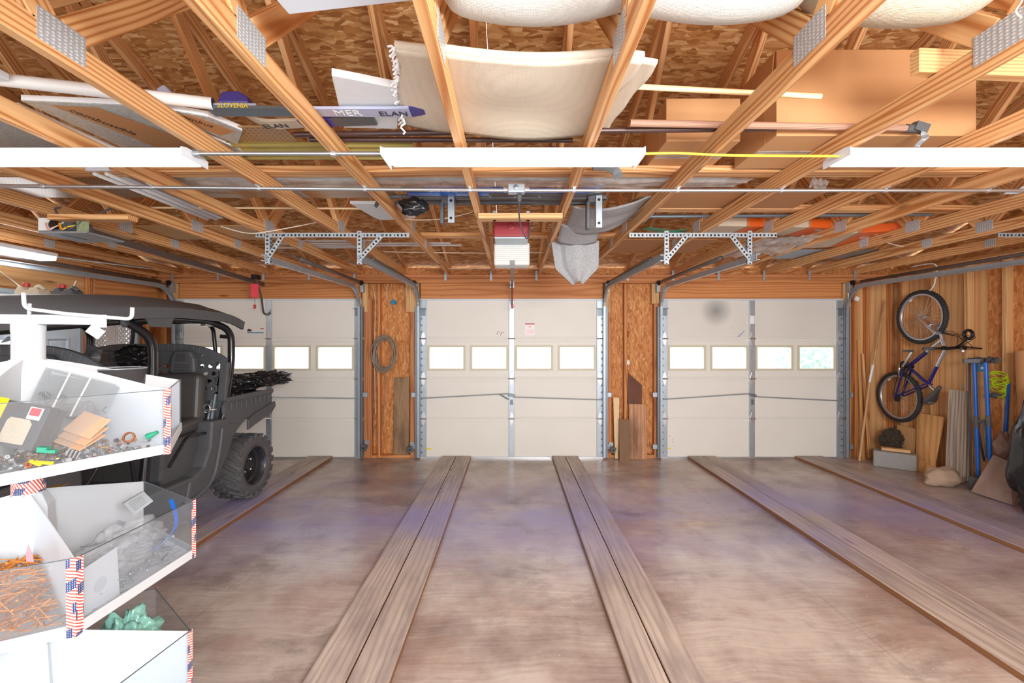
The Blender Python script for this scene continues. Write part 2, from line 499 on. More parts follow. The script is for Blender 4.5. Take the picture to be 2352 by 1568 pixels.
def pegboard():
    t = NT('pegboard')
    v = t.mapv(t.pos(), scale=(39.4, 39.4, 1))
    d = t.vor(t.mapv(v, scale=(1, 1, 0)), 1.0, rnd=0.0)
    base = t.mix(t.noise(t.pos(), 3, 3), lin((176, 136, 92)), lin((150, 112, 74)))
    return t.fin(t.mix(t.ramp(d, [(.13, (255, 255, 255)), (.17, (0, 0, 0))]), base, lin((52, 34, 22))), .3, 0)
M['pegboard'] = pegboard()

def foil():
    t = NT('foil')
    nz = t.noise(t.pos(), 60, 4, .7)
    t.bump(nz, .01, .8)
    return t.fin(t.mix(nz, lin((150, 158, 160)), lin((232, 240, 240))), .25, .45)
M['foil'] = foil()

def nailplate():
    t = NT('nail_plate')
    v = t.mapv(t.gr(False), scale=(55, 90, 0))
    d = t.vor(v, 1.0, rnd=0.15)
    col = t.mix(t.ramp(d, [(.22, (255, 255, 255)), (.34, (0, 0, 0))]), lin((186, 196, 204)), lin((244, 246, 248)))
    t.bump(t.math('SUBTRACT', 1.0, d), .003, .5)
    return t.fin(col, .4, .35)
M['plate'] = nailplate()

def perforated():
    t = NT('perforated_steel')
    g = t.n('Attribute', attribute_name='gr').outputs['Vector']
    s = t.n('SeparateXYZ'); t.put(s.inputs[0], g)
    a = t.math('ABSOLUTE', t.math('SUBTRACT', t.math('FRACT', t.math('MULTIPLY', s.outputs[0], 32)), .5))
    m1 = t.math('LESS_THAN', a, .24)
    alt = t.math('GREATER_THAN', t.math('FRACT', t.math('MULTIPLY', s.outputs[0], 8)), .12)
    m = t.math('MULTIPLY', m1, alt)
    return t, m, s

def floor_mat():
    t = NT('floor_wood')
    p = t.pos()
    big = t.noise(t.mapv(p, scale=(.8, .8, 1)), 1.2, 6, .62)
    col = t.ramp(big, [(.28, (116, 104, 102)), (.44, (168, 153, 146)), (.56, (198, 187, 179)), (.70, (168, 145, 138))])
    rd = t.noise(t.mapv(p, (3, 8, 0), scale=(.7, 1, 1)), 1.6, 5, .6)
    col = t.mix(t.math('MULTIPLY', t.ramp(rd, [(.5, (0, 0, 0)), (.7, (255, 255, 255))]), .5), col, lin((168, 126, 112)))
    wv = t.vmath('MULTIPLY', t.vmath('SUBTRACT', t.noise(p, 1.6, 3, .5, 1), (.5, .5, .5)), (.2, .22, 0))
    st = t.noise(t.mapv(t.vmath('ADD', p, wv), scale=(2.2, 48, 1)), 1.0, 5, .68)
    col = t.mix(.34, col, t.ramp(st, [(.3, (70, 54, 46)), (.7, (240, 228, 215))]), 'SOFT_LIGHT')
    col = painted_sheen(t, p, col)  # mixes the bluish reflection of daylight into the floor colour
    n3 = t.noise(t.mapv(p, (9, 3, 0), scale=(.8, 1.2, 1)), 1.9, 7, .72)
    col = t.mix(t.math('MULTIPLY', t.ramp(n3, [(.54, (0, 0, 0)), (.72, (255, 255, 255))]), .62), col, lin((84, 68, 62)))
    sp = t.vor(t.mapv(p, scale=(9, 9, 0)), 1.0)
    col = t.mix(t.math('MULTIPLY', t.ramp(sp, [(.03, (255, 255, 255)), (.06, (0, 0, 0))]), .5), col, lin((228, 220, 210)))
    br = t.n('TexBrick', offset=.5, squash=1.0); t.put(br.inputs['Vector'], t.mapv(p, (.04, -.66, 0), (0, 0, PI / 2), (1, 1, 1)))
    br.inputs['Scale'].default_value = 1.0; br.inputs['Mortar Size'].default_value = .0015; br.inputs['Mortar Smooth'].default_value = .3
    br.inputs['Brick Width'].default_value = 2.44; br.inputs['Row Height'].default_value = 1.22
    br.inputs['Color1'].default_value = (1, 1, 1, 1); br.inputs['Color2'].default_value = (.93, .93, .93, 1); br.inputs['Mortar'].default_value = (.6, .54, .5, 1)
    col = t.mix(1.0, col, br.outputs['Color'], 'MULTIPLY')
    t.bump(st, .0015, .3)
    return t.fin(col, t.ramp(n3, [(.3, (118, 118, 118)), (.7, (150, 150, 150))]), 0, Specular_IOR_Level=.4)
M['floor'] = floor_mat()

def flag_tape():
    t = NT('flag_tape')
    s = t.n('SeparateXYZ'); t.put(s.inputs[0], t.n('Attribute', attribute_name='gr').outputs['Vector'])
    u, v = s.outputs[0], s.outputs[1]           # u along, v across, metres
    dg = t.math('ADD', u, t.math('MULTIPLY', v, .55))
    stripe = t.math('GREATER_THAN', t.math('FRACT', t.math('MULTIPLY', dg, 120)), .5)
    cell = t.math('FRACT', t.math('MULTIPLY', t.math('ADD', u, t.math('MULTIPLY', v, -.4)), 16))
    c2 = t.math('FRACT', t.math('ADD', t.math('MULTIPLY', v, 26), t.math('MULTIPLY', t.math('FLOOR', t.math('MULTIPLY', t.math('ADD', u, t.math('MULTIPLY', v, -.4)), 16)), .37)))
    blue = t.math('MULTIPLY', t.math('LESS_THAN', cell, .42), t.math('LESS_THAN', c2, .62))
    dots = t.ramp(t.vor(t.mapv(t.n('Attribute', attribute_name='gr').outputs['Vector'], scale=(230, 230, 0)), 1.0, rnd=.1), [(.17, (255, 255, 255)), (.26, (0, 0, 0))])
    red = t.mix(stripe, lin((250, 238, 230)), lin((226, 96, 84)))
    bl = t.mix(dots, lin((44, 62, 116)), lin((236, 236, 240)))
    return t.fin(t.mix(blue, red, bl), .4, 0)
M['flag'] = flag_tape()

def carpet(name, a, b):
    t = NT(name)
    v = t.mapv(t.gr(False), scale=(210, 210, 210))
    d = t.vor(v, 1.0, rnd=.25)
    sm = t.noise(t.gr(False), 3.5, 6, .65)
    col = t.mix(d, lin(a), lin(b))
    col = t.mix(t.ramp(sm, [(.56, (0, 0, 0)), (.75, (120, 120, 120))]), col, lin((136, 126, 116)))
    t.bump(d, .003, .5)
    return t.fin(col, .9, 0, Specular_IOR_Level=.1)
M['carpet_white'] = carpet('carpet_white', (236, 236, 230), (206, 206, 200))
M['carpet_tan'] = carpet('carpet_tan', (226, 214, 192), (190, 172, 148))
M['carpet_beige'] = carpet('carpet_beige', (228, 216, 198), (206, 192, 172))
# ------------------------------------------------------------------ the setting
D = 5.84             # inner face of the garage doors
XL, XR = -4.80, 5.15 # inner faces of the side walls' sheathing
YB = -0.95
ZT = 2.45            # underside of the trusses
def struct(name, mb, mat, label=None, cat=None, parent=None, **kw):
    o = mb.build(name, mat, parent, **kw)
    if parent is None: tag(o, label, cat, None, 'structure')
    return o

fl = MB(); fl.bb(XL - .1, XR + .1, YB - .6, 6.05, -.12, 0)
struct('floor', fl, M['floor'], 'worn brown plywood garage floor with painted-in bluish sheen', 'floor')
gd = MB(); gd.bb(-40, 40, 6.05, 80, -.16, -.08)
struct('ground', gd, plain('drive', (222, 222, 218), .9), 'pale driveway beyond the garage doors', 'ground')

# door wall: three openings
DOORS = [(-4.45, -2.02), (-1.225, 1.215), (1.985, 4.41)]
DH = 2.125
wf = MB()
yo, y1 = 5.93, 6.03
xs = [XL - .1]
for a, b in DOORS: xs += [a, b]
xs.append(XR + .1)
for i in range(0, len(xs), 2): wf.bb(xs[i], xs[i + 1], yo, y1, 0, 2.55)
for a, b in DOORS: wf.bb(a, b, yo, y1, DH, 2.55)
wall_front = struct('wall_front', wf, M['osb_wall'], 'board sheathed wall holding the three garage doors', 'wall')
def fstud(x0, x1, z0, z1, mat='cedar', ya=5.845, name='stud', yb=5.93):
    m = MB(); m.bb(x0, x1, ya, yb, z0, z1); m.build(name, M[mat], wall_front, bevel=.003, seg=1)
# jambs and studs of the piers
for x0, x1 in ((-2.005, -1.875), (-1.36, -1.235), (1.225, 1.33), (1.90, 1.975)): fstud(x0, x1, 0, 2.125, 'cedar')
fstud(-1.80, -1.762, 0, 2.33, 'pine_dark'); fstud(1.50, 1.538, 0, 2.33, 'pine_dark')
fstud(-4.53, -4.46, 0, 2.125, 'pine_dark'); fstud(4.425, 4.50, 0, 2.125, 'pine_dark')
fstud(-4.80, -4.76, 0, 2.33, 'pine_dark'); fstud(-4.66, -4.62, 0, 2.33, 'pine_dark')
fstud(4.58, 4.62, 0, 2.33, 'pine_dark'); fstud(4.74, 4.78, 0, 2.33, 'pine_dark'); fstud(5.06, 5.10, 0, 2.33, 'pine_dark')
for x0, x1 in ((-1.875, -1.36), (1.33, 1.90)): fstud(x0, x1, 0, .04, 'pine_dark', 5.85, 'sill_plate')
# track blocks beside the header
for x0, x1 in ((-1.42, -1.24), (1.235, 1.31), (-2.0, -1.92), (1.865, 1.965), (4.42, 4.52), (-4.55, -4.46)):
    fstud(x0, x1, 1.95 if x0 in (-1.42, 1.235, -2.0) else 2.06, 2.33, 'lumber', 5.835, 'track_block')
# headers and plates
for a, b in ((-4.45, -2.02), (-1.225, 1.215), (1.98, 4.41)):
    fstud(a, b, DH - .005, 2.335, 'header', 5.855, 'header')
fstud(XL, XR, 2.335, 2.40, 'header', 5.82, 'top_plate'); fstud(XL, XR, 2.405, ZT, 'cedar', 5.83, 'top_plate')

# side walls
def side_wall(name, x, sgn, holes, label, mat):
    m = MB(); ya, yb = YB - .6, 6.03; x0, x1 = (x, x + .1) if sgn > 0 else (x - .1, x)
    y = ya
    for (h0, h1, z0, z1) in holes:
        m.bb(x0, x1, y, h0, 0, 2.5); m.bb(x0, x1, h0, h1, z1, 2.5)
        if z0 > 0: m.bb(x0, x1, h0, h1, 0, z0)
        y = h1
    m.bb(x0, x1, y, yb, 0, 2.5)
    return struct(name, m, M[mat], label, 'wall')
wall_right = side_wall('wall_right', XR, 1, [], 'plywood side wall with studs behind the hanging bicycle', 'plywall')
for k in range(6):
    m = MB(); m.bb(XR - .0045, XR - .0005, 5.93 - 1.22 * (k + 1) + .002, 5.93 - 1.22 * k, 0, 2.44); m.build('plywood_panel', M['plywall'], wall_right)
WIN = (4.955, 5.63, .95, 2.02); DOOR = (4.02, 4.86, 0, 2.04)
wall_left = side_wall('wall_left', XL, -1, [DOOR, WIN], 'board side wall holding the entry door and lattice window', 'osb_wall')
# the plywood wall runs on round the corner beside the third door
m = MB(); m.bb(4.50, XR - .013, 5.915, 5.93, 0, 2.33); m.build('plywood_panel', M['plywall'], wall_front)
m = MB(); m.bb(XR - .012, XR - .002, 3.2, 4.72, 0, 2.4); m.build('osb_panel', M['osb_wall'], wall_right)
for y in (1.0, 1.4, 1.8, 2.2, 2.6, 3.0, 3.4, 3.75, 4.13, 4.5, 4.88, 5.28, 5.68):
    m = MB(); m.bb(XR - .089, XR - .013, y - .02, y + .02, 0.04, 2.41); m.build('stud', M['lumber' if y < 5 else 'pine'], wall_right, bevel=.002, seg=1)
m = MB(); m.bb(XR - .089, XR - .013, YB, 5.82, 0.0, .04); m.build('sill_plate', M['pine'], wall_right)
m = MB(); m.bb(XR - .089, XR - .013, YB, 5.80, 2.41, ZT); m.build('top_plate', M['pine'], wall_right)
for y in (.6, 1.2, 1.8, 2.4, 3.0, 3.5, 3.98, 4.90, 5.70):
    m = MB(); m.bb(XL + .001, XL + .085, y - .02, y + .02, 0.04, 2.41); m.build('stud', M['pine_dark'], wall_left, bevel=.002, seg=1)
m = MB(); m.bb(XL + .001, XL + .085, YB, 5.80, 2.41, ZT); m.build('top_plate', M['pine'], wall_left)
m = MB(); m.bb(XL + .001, XL + .10, 4.93, 5.80, 2.08, 2.33); m.build('header', M['header'], wall_left)
m = MB(); m.bb(XL + .001, XL + .03, 4.0, 4.93, 2.08, 2.41); m.build('ply_panel', M['plywall'], wall_left)

# roof: sheathing in courses, ridge at PK
PK, PZ, SL = 2.54, 3.66, 1 / 3
RT = .089 / math.cos(math.atan(SL))
def roof_z(y): return 2.56 + SL * ((5.84 - y) if y >= PK else (y + .76)) if False else (PZ - SL * abs(y - PK)) + RT
ce = MB()
ang = math.atan(SL); k = 0
for sgn in (1, -1):
    s0, end = 0.0, 3.95
    first = .60
    while s0 < end:
        s1 = min(end, s0 + (first if s0 == 0 else 1.22))
        c = (s0 + s1) / 2 * math.cos(ang)
        y = PK + sgn * c
        z = PZ + RT + .006 - SL * c + .003
        for a, b in ((-5.0, -2.6), (-2.6, -.17), (-.17, 2.27), (2.27, 5.3)):
            ce.box(((a + b) / 2, y, z), (b - a - .003, (s1 - s0) - .004, .012), (-sgn * ang, 0, 0))
        s0 = s1
ceiling = struct('ceiling', ce, M['osb_roof'], 'strand board roof deck above the trusses', 'ceiling')
m = MB()
for x in (XL - .10, XR + .08): m.prism([(YB - .5, 2.4), (6.2, 2.4), (6.2, 2.5), (PK, PZ + .1), (YB - .5, 2.5)], .02, Matrix(((0, 0, 1, x), (1, 0, 0, 0), (0, 1, 0, 0), (0, 0, 0, 1))))
m.build('gable_end', M['osb_roof'], ceiling)

# ------------------------------------------------------------------ garage doors
def garage_door(n, x0, x1, label, lock, extras):
    root = thing('door_%d' % n, label, 'garage door', ((x0 + x1) / 2, D, 0), kind='structure')
    xc = (x0 + x1) / 2
    zs = [0.0, .531, 1.062, 1.594, DH]
    for i in range(4):
        a, b = zs[i], zs[i + 1] - .0004
        m = MB()
        if i == 2:
            w0, w1 = 1.195, 1.478
            ws = [(x0 + .125, x0 + .575), (xc - .525, xc - .075), (xc + .075, xc + .525), (x1 - .575, x1 - .125)]
            m.bb(x0, x1, D, D + .04, a, w0); m.bb(x0, x1, D, D + .04, w1, b)
            e = [x0] + [q for w in ws for q in w] + [x1]
            for k in range(0, len(e), 2): m.bb(e[k], e[k + 1], D, D + .04, w0, w1)
        else: m.bb(x0, x1, D, D + .04, a, b)
        o = m.build('panel', M['door_white'], root)
        if i == 2:
            for (p, q) in ws:
                f = MB(); t = .028
                for (aa, bb_, cc, dd) in ((p - t, q + t, w0 - t, w0), (p - t, q + t, w1, w1 + t), (p - t, p, w0, w1), (q, q + t, w0, w1)):
                    f.bb(aa, bb_, D - .012, D + .001, cc, dd)
                for xx in (p - t / 2, (p + q) / 2, q + t / 2):
                    for zz in (w0 - t / 2, w1 + t / 2): f.lathe([(.004, 0), (.003, .002)], (xx, D - .012, zz), (0, -1, 0), 8)
                fo = f.build('window_frame', M['frame_cream'], root, bevel=.003)
                g = MB(); g.bb(p, q, D + .018, D + .021, w0, w1); g.build('window_pane', M['glass'], fo)
    for z in zs[1:4]:
        m = MB(); m.bb(x0 + .085, x1 - .085, D - .012, D, z - .042, z - .006); m.bb(x0 + .085, x1 - .085, D - .012, D, z + .006, z + .022)
        m.build('joint_rail', M['door_white'], root, bevel=.004)
    m = MB(); m.bb(x0, x1, D - .016, D, DH - .022, DH); m.build('top_rail', M['white_paint'], root)
    m = MB(); m.bb(x0, x1, D - .02, D + .03, -.0, .022); m.build('bottom_seal', M['silver'], root)
    for (p, q, nm) in ((x0, x0 + .085, 'end_stile'), (x1 - .085, x1, 'end_stile'), (xc - .036, xc + .036, 'center_stile')):
        m = MB(); m.bb(p, q, D - .018, D, .02, DH - .022)
        h = MB()
        if nm == 'end_stile':
            xx = p + .022 if p == x0 else q - .022
            z = .08
            while z < 2.0:
                h.lathe([(.013, 0), (.010, .003)], (xx, D - .018, z), (0, -1, 0), 10)
                z += .089
        s = m.build(nm, M['galv'], root, bevel=.003)
        if h.v: h.build('bolt_hole', M['galv_dark'], s)
    for z in zs[1:4]:
        for x in (x0 + .045, xc, x1 - .045):
            m = MB()
            for sg in (1, -1):
                m.prism([(-.034, 0), (.034, 0), (.012, .085), (-.012, .085)], .006, Matrix.Translation((x, D - .018, z)) @ Matrix.Rotation(PI / 2, 4, 'X') @ Matrix.Scale(sg, 4, (0, 1, 0)))
            m.tube([(x - .04, D - .03, z), (x + .04, D - .03, z)], .011, 8)
            h = m.build('hinge', M['silver'], root, bevel=.002)
            if x != xc:
                r = MB(); sx = -1 if x < xc else 1
                r.tube([(x, D - .036, z), (x + sx * .085, D - .036, z)], .006, 8); r.lathe([(.02, -.008), (.024, -.004), (.024, .004), (.02, .008)], (x + sx * .08, D - .036, z), (1, 0, 0), 14)
                r.build('roller', M['chrome'], h)
    for x in (x0 + .045, x1 - .045):
        m = MB(); m.bb(x - .042, x + .042, D - .05, D - .018, 1.985, 2.0); m.bb(x - .03, x + .03, D - .03, D - .018, 1.90, 1.985)
        m.build('top_bracket', M['galv_dark'], root, bevel=.002)
    # lock bar
    zl = .835
    if lock:
        z0, z1, z2, z3 = lock
        m = MB(); m.tube([(x0 - .03, D - .035, z0), (xc - .03, D - .035, z1)], .0075, 8); m.build('lock_rod', M['galv'], root, smooth=True, angle=40)
        m = MB(); m.tube([(xc + .02, D - .035, z2), (x1 + .03, D - .035, z3)], .0075, 8); m.build('lock_rod', M['galv'], root, smooth=True, angle=40)
        m = MB(); zc = (z1 + z2) / 2
        m.box((xc, D - .032, zc), (.09, .02, .035), (0, .25, 0)); m.bb(xc - .02, xc + .02, D - .024, D - .018, zc - .13, zc - .06)
        m.lathe([(.011, 0), (.009, .012)], (xc, D - .024, zc - .095), (0, -1, 0), 12)
        m.build('lock_handle', M['galv_dark'], root, bevel=.003)
    extras(root, x0, x1, xc)
    return root

def sticker(root, x0, x1, z0, z1, mat, nm='sticker', y=None):
    m = MB(); y = D if y is None else y; m.bb(x0, x1, y - .0015, y - .0002, z0, z1); return m.build(nm, M[mat], root)
def ex1(root, x0, x1, xc):
    s = sticker(root, P(568, 0, D).x, P(606, 0, D).x, 1.665, 1.735, 'door_white')
    for (a, b, c, d, mt) in ((568, 606, 1.667, 1.680, 'blue_box'), (568, 578, 1.690, 1.715, 'ink'), (570, 575, 1.715, 1.726, 'red'), (598, 606, 1.722, 1.732, 'red')):
        sticker(root, P(a, 0, D).x, P(b, 0, D).x, c, d, mt, 'sticker_print', D - .0015)
def ex2(root, x0, x1, xc):
    s = sticker(root, P(1206, 0, D).x, P(1228, 0, D).x, 1.64, 1.80, 'white_ink', 'warning_label')
    m = MB(); m.bb(P(1206, 0, D).x, P(1228, 0, D).x, D - .003, D - .0015, 1.782, 1.80); m.build('warning_stripe', M['red'], s)
    m = MB()
    for k in range(5): m.bb(P(1209, 0, D).x, P(1225, 0, D).x, D - .003, D - .0015, 1.66 + k * .012, 1.664 + k * .012)
    m.lathe([(.016, 0), (.016, .001)], (P(1217, 0, D).x, D - .0015, 1.75), (0, -1, 0), 14)
    m.build('print_line', M['pinkish'], s)
    sticker(root, P(980, 0, D).x, P(990, 0, D).x, .112, .136, 'yellow')
    m = MB()
    for p, q in (((1141, 768), (1148, 763)), ((1149, 770), (1157, 764))): m.tube([P(p[0], p[1], D - .001), P((p[0] + q[0]) / 2, min(p[1], q[1]) - 2, D - .001), P(q[0], q[1], D - .001)], .003, 6)
    m.build('scuff_mark', M['ink'], root)
    m = MB(); m.tube([P(1148, 905, D - .04), P(1168, 917, D - .04)], .008, 8); m.build('latch_lever', M['galv_dark'], root)
def ex3(root, x0, x1, xc):
    m = MB(); m.prism([(0, 0), (.055, .01), (.05, .022), (0, .018)], .0012, Matrix.Translation((P(1532, 0, D).x, D - .0002, .115)) @ Matrix.Rotation(PI / 2, 4, 'X')); m.build('sticker', M['yellow'], root)
    m = MB(); m.prism([(0, 0), (.03, -.005), (.10, .07), (.105, .095), (.085, .075)], .0012, Matrix.Translation((P(1692, 0, D).x, D - .0002, 1.615)) @ Matrix.Rotation(PI / 2, 4, 'X')); m.build('sticker', M['lilac'], root)
    m = MB(); m.bb(xc - .03, xc + .03, D - .0195, D - .018, 1.79, 1.90); m.build('rating_label', M['white_ink'], root)
    m = MB()
    for q in ((1538, 1001), (1546, 1008), (1545, 1014), (1683, 753)): m.box(P(q[0], q[1], D - .001), (.012, .002, .006), (0, R.uniform(0, 3), 0))
    m.build('scuff_mark', M['ink'], root)
def door3_mat():
    t = NT('door_sooty')
    p = t.pos(); c = P(1645, 713, D)
    d = t.vmath('DISTANCE', p, tuple(c)); d = d.node.outputs['Value']
    k = t.ramp(d, [(.0, (255, 255, 255)), (.22, (0, 0, 0))])
    nz = t.noise(p, 2.2, 3)
    base = t.mix(nz, lin((218, 214, 206)), lin((232, 229, 221)))
    return t.fin(t.mix(t.math('MULTIPLY', k, .8), base, lin((120, 122, 122))), .5, 0)
garage_door(1, DOORS[0][0] - .015, DOORS[0][1] + .01, 'white sectional garage door partly hidden behind the black utility vehicle', (.80, .80, .82, .80), ex1)
garage_door(2, DOORS[1][0], DOORS[1][1], 'white sectional garage door with red topped warning label', (.80, .866, .82, .782), ex2)
d3 = garage_door(3, DOORS[2][0], DOORS[2][1], 'white sectional garage door with dark smudge on its top panel', (.785, .866, .825, .765), ex3)
[o for o in d3.children if o.name.startswith('panel')][-1].data.materials[0] = door3_mat()

# entry door and lattice window of the side wall
dr = thing('door_4', 'pale blue white six panel entry door behind the utility vehicle', 'door', (XL, 4.44, 0), kind='structure')
m = MB(); m.bb(XL - .045, XL - .005, DOOR[0] + .02, DOOR[1] - .02, .01, 2.02)
m.build('slab_panel', M['door_blue'], dr)
for y0, y1 in ((4.14, 4.38), (4.50, 4.74)):
    for z0, z1 in ((.22, .82), (.95, 1.60), (1.70, 1.90)):
        m = MB()
        t = .022
        for (a, b, c, d) in ((y0, y1, z0, z0 + t), (y0, y1, z1 - t, z1), (y0, y0 + t, z0 + t, z1 - t), (y1 - t, y1, z0 + t, z1 - t)): m.bb(XL - .006, XL + .006, a, b, c, d)
        m.bb(XL - .006, XL + .001, y0 + .05, y1 - .05, z0 + .05, z1 - .05)
        m.build('raised_panel', M['door_blue'], dr, bevel=.004)
m = MB()
m.bb(XL - .06, XL + .02, DOOR[1] - .02, DOOR[1] + .05, 0, 2.06); m.bb(XL - .06, XL + .02, DOOR[0] - .05, DOOR[0] + .02, 0, 2.06); m.bb(XL - .06, XL + .02, DOOR[0] + .02, DOOR[1] - .02, 2.02, 2.06)
m.build('door_frame', M['window_trim'], dr, bevel=.003)
m = MB(); m.lathe([(.012, 0), (.012, .03), (.03, .04), (.032, .06), (.02, .075), (.0, .077)], (XL - .005, 4.09, .95), (1, 0, 0), 16); m.build('door_knob', M['brass'], dr, smooth=True)
wn = thing('window_1', 'window opening with white diamond lattice beside the entry door', 'window', (XL, 5.3, .95), kind='structure')
m = MB()
for (a, b, c, d) in ((WIN[0], WIN[0] + .05, WIN[2], WIN[3]), (WIN[1] - .04, WIN[1], WIN[2], WIN[3]), (WIN[0], WIN[1], WIN[2], WIN[2] + .04), (WIN[0], WIN[1], WIN[3] - .04, WIN[3])): m.bb(XL - .10, XL + .012, a, b, c, d)
m.build('window_frame', M['window_trim'], wn, bevel=.003)
for y0, y1 in ((WIN[0] + .05, 5.235), (5.325, WIN[1] - .04)):
    m = MB()
    z0, z1 = WIN[2] + .04, WIN[3] - .04
    st = .058
    L = int((y1 - y0 + z1 - z0) / st) + 2
    for sg in (1, -1):
        for k in range(-40, 60):
            c = k * st
            # y = y0 + t, z = z0 + c + sg t
            ta, tb = 0.0, y1 - y0
            lo, hi = (z0 - z0 - c) / sg, (z1 - z0 - c) / sg
            if lo > hi: lo, hi = hi, lo
            ta, tb = max(ta, lo), min(tb, hi)
            if tb - ta < .004: continue
            xx = XL - .05 + (.006 if sg > 0 else 0)
            m.beam((xx, y0 + ta, z0 + c + sg * ta), (xx, y0 + tb, z0 + c + sg * tb), .006, .024, (0, -sg, 1))
    m.build('lattice', M['lattice'], wn)
m = MB(); m.bb(XL - .075, XL - .03, 5.235, 5.325, WIN[2] + .04, WIN[3] - .04); m.build('lattice_post', M['lattice'], wn)
m = MB(); m.bb(XL - .52, XL - .5, 4.7, 6.0, .6, 2.5); m.build('porch_screen', M['porch_dark'], wn)

# outside, seen through the door windows
m = MB()
for k in range(420):
    c = Vector((R.uniform(6.3, 9.5), R.uniform(9.5, 11.0), 0)); c.z = R.uniform(.2, 2.2)
    for q in range(6):
        a = Vector((R.gauss(0, .16), R.gauss(0, .16), R.gauss(0, .16))) + c; e = Vector((R.uniform(-1, 1), R.uniform(-1, 1), R.uniform(-1, 1))).normalized() * .1; g = e.orthogonal().normalized() * .05
        m.add([a - e, a + g, a + e, a - g], [(0, 1, 2, 3)])
h = m.build('hedge', plain('leaf', (212, 236, 218), .6)); tag(h, 'green hedge outside seen through the third door windows', 'hedge', None, 'stuff')
# ------------------------------------------------------------------ roof trusses
KX = [-.244 + .605 * k for k in range(-7, 9)]
P1, P2 = 1.396, 3.68
def make_truss(x):
    t = thing('roof_truss', 'x', 'roof truss', (x, PK, ZT), group='roof trusses')
    tw = .038
    def mem(name, a, b, h=.089, mat='pine'):
        m = MB(); m.beam((x, a[0], a[1]), (x, b[0], b[1]), tw, h, (0, 0, 1)); return m.build(name, M[mat], t, bevel=.003, seg=1)
    zc = ZT + .0445
    mem('bottom_chord', (YB, zc), (6.0, zc))
    ca = math.cos(math.atan(SL))
    for sg in (1, -1):
        a = (PK + sg * .012, PZ + RT / 2 - SL * .012)
        b = (PK + sg * 3.62, PZ + RT / 2 - SL * 3.62)
        mem('top_chord', a, b)
    q1, q2 = PK + 1.65, PK - 1.65
    mem('web', (P2 - .03, zc + .06), (PK + .04, PZ + .01)); mem('web', (P1 + .03, zc + .06), (PK - .04, PZ + .01))
    mem('web', (P2 + .05, zc + .06), (q1, PZ - 1.65 * SL)); mem('web', (P1 - .05, zc + .06), (q2, PZ - 1.65 * SL))
    for sg in (1, -1):
        for y, z, w, h in ((P1, zc + .03, .15, .10), (P2, zc + .03, .13, .09), (4.22 if sg > 0 else 4.19, zc + .005, .10, .075), (PK, PZ + .02, .16, .09)):
            m = MB(); m.box((x + sg * (tw / 2 + .001), y, z), (.002, w, h)); m.build('nail_plate', M['plate'], t)
    m = MB(); m.bb(x - .05, x - .02, 5.815, 5.822, ZT - .085, ZT + .05); m.bb(x - .05, x - .02, 5.79, 5.818, ZT - .09, ZT - .084); m.build('truss_clip', M['galv'], t)
    return t
ORD = ['first', 'second', 'third', 'fourth', 'fifth', 'sixth', 'seventh', 'eighth', 'ninth', 'tenth', 'eleventh', 'twelfth', 'thirteenth', 'fourteenth', 'fifteenth', 'sixteenth']
proto = make_truss(KX[0])
for i, x in enumerate(KX):
    n = len(KX) - 1 - i
    lab = 'bare pine roof truss with steel nail plates, %s counted from the bicycle wall' % ORD[n]
    if i == 0: proto['label'] = lab
    else: copy_tree(proto, None, lab, (x, PK, ZT))
ZA = ZT + .091       # top of the bottom chords: the storage level
def lie(px, py, dz=0.0):
    """World point on the plane dz above the storage level, seen at px, py."""
    d = F * (ZA + dz - CZ) / (784 - py)
    return P(px, py, d)
# blocking and braces
def timber(name, a, b, w, h, label, cat, mat='pine', up=(0, 0, 1), group=None, bev=.003):
    m = MB(); m.beam(a, b, w, h, up); o = m.build(name, M[mat], None, bevel=bev, seg=1)
    return tag(o, label, cat, group)
timber('truss_brace', (-4.75, 2.59, ZA + .021), (5.06, 2.59, ZA + .021), .089, .038, 'long flat pine brace across the trusses behind the shop lights', 'timber')
timber('truss_brace', (-.9, 4.15, ZA + .021), (1.0, 4.15, ZA + .021), .089, .038, 'short pine brace across the trusses above the white ribbed opener', 'timber')
timber('truss_brace', (1.0, 3.30, ZA + .021), (3.6, 3.33, ZA + .021), .089, .038, 'pine brace across the trusses above the orange flooring boxes', 'timber')
timber('opener_mount', (-.235, 3.08, ZT - .021), (.352, 3.08, ZT - .021), .089, .038, 'pine block fixed under two trusses holding the red opener', 'timber', 'lumber')
timber('opener_mount', (-3.25, 3.10, ZT - .021), (-2.685, 3.10, ZT - .021), .089, .038, 'pine block fixed under the trusses above the uncovered opener motor', 'timber', 'pine')
timber('loose_stud', (1.49, 1.62, ZA + .047), (2.74, 1.70, ZA + .047), .04, .089, 'short pine stud lying across the trusses above the huge carton', 'timber', 'lumber')

# ------------------------------------------------------------------ shop lights
def shop_light(xc, label):
    t = thing('shop_light', label, 'light fixture', (xc, 2.07, ZT), group='white strip lights under the trusses')
    L = .60
    m = MB()
    prof = [(-.078, 2.418), (-.082, 2.437), (-.05, 2.449), (.05, 2.449), (.082, 2.437), (.078, 2.418)]
    M4 = Matrix(((0, 0, 1, xc - L), (1, 0, 0, 2.07), (0, 1, 0, 0), (0, 0, 0, 1)))
    m.prism(prof, 2 * L, M4)
    m.build('housing', M['lamp_white'], t, bevel=.002)
    m = MB(); m.bb(xc - L + .02, xc + L - .02, 2.07 - .073, 2.07 + .073, 2.408, 2.4185); m.build('diffuser', M['diffuser'], t, bevel=.006)
    for sx in (-1, 1):
        m = MB(); m.prism([(-.088, 2.403), (-.088, 2.440), (-.055, 2.4495), (.055, 2.4495), (.088, 2.440), (.088, 2.403)], .004, Matrix(((0, 0, 1, xc + sx * L - .002), (1, 0, 0, 2.07), (0, 1, 0, 0), (0, 0, 0, 1))))
        m.build('end_cap', M['lamp_white'], t)
    return t
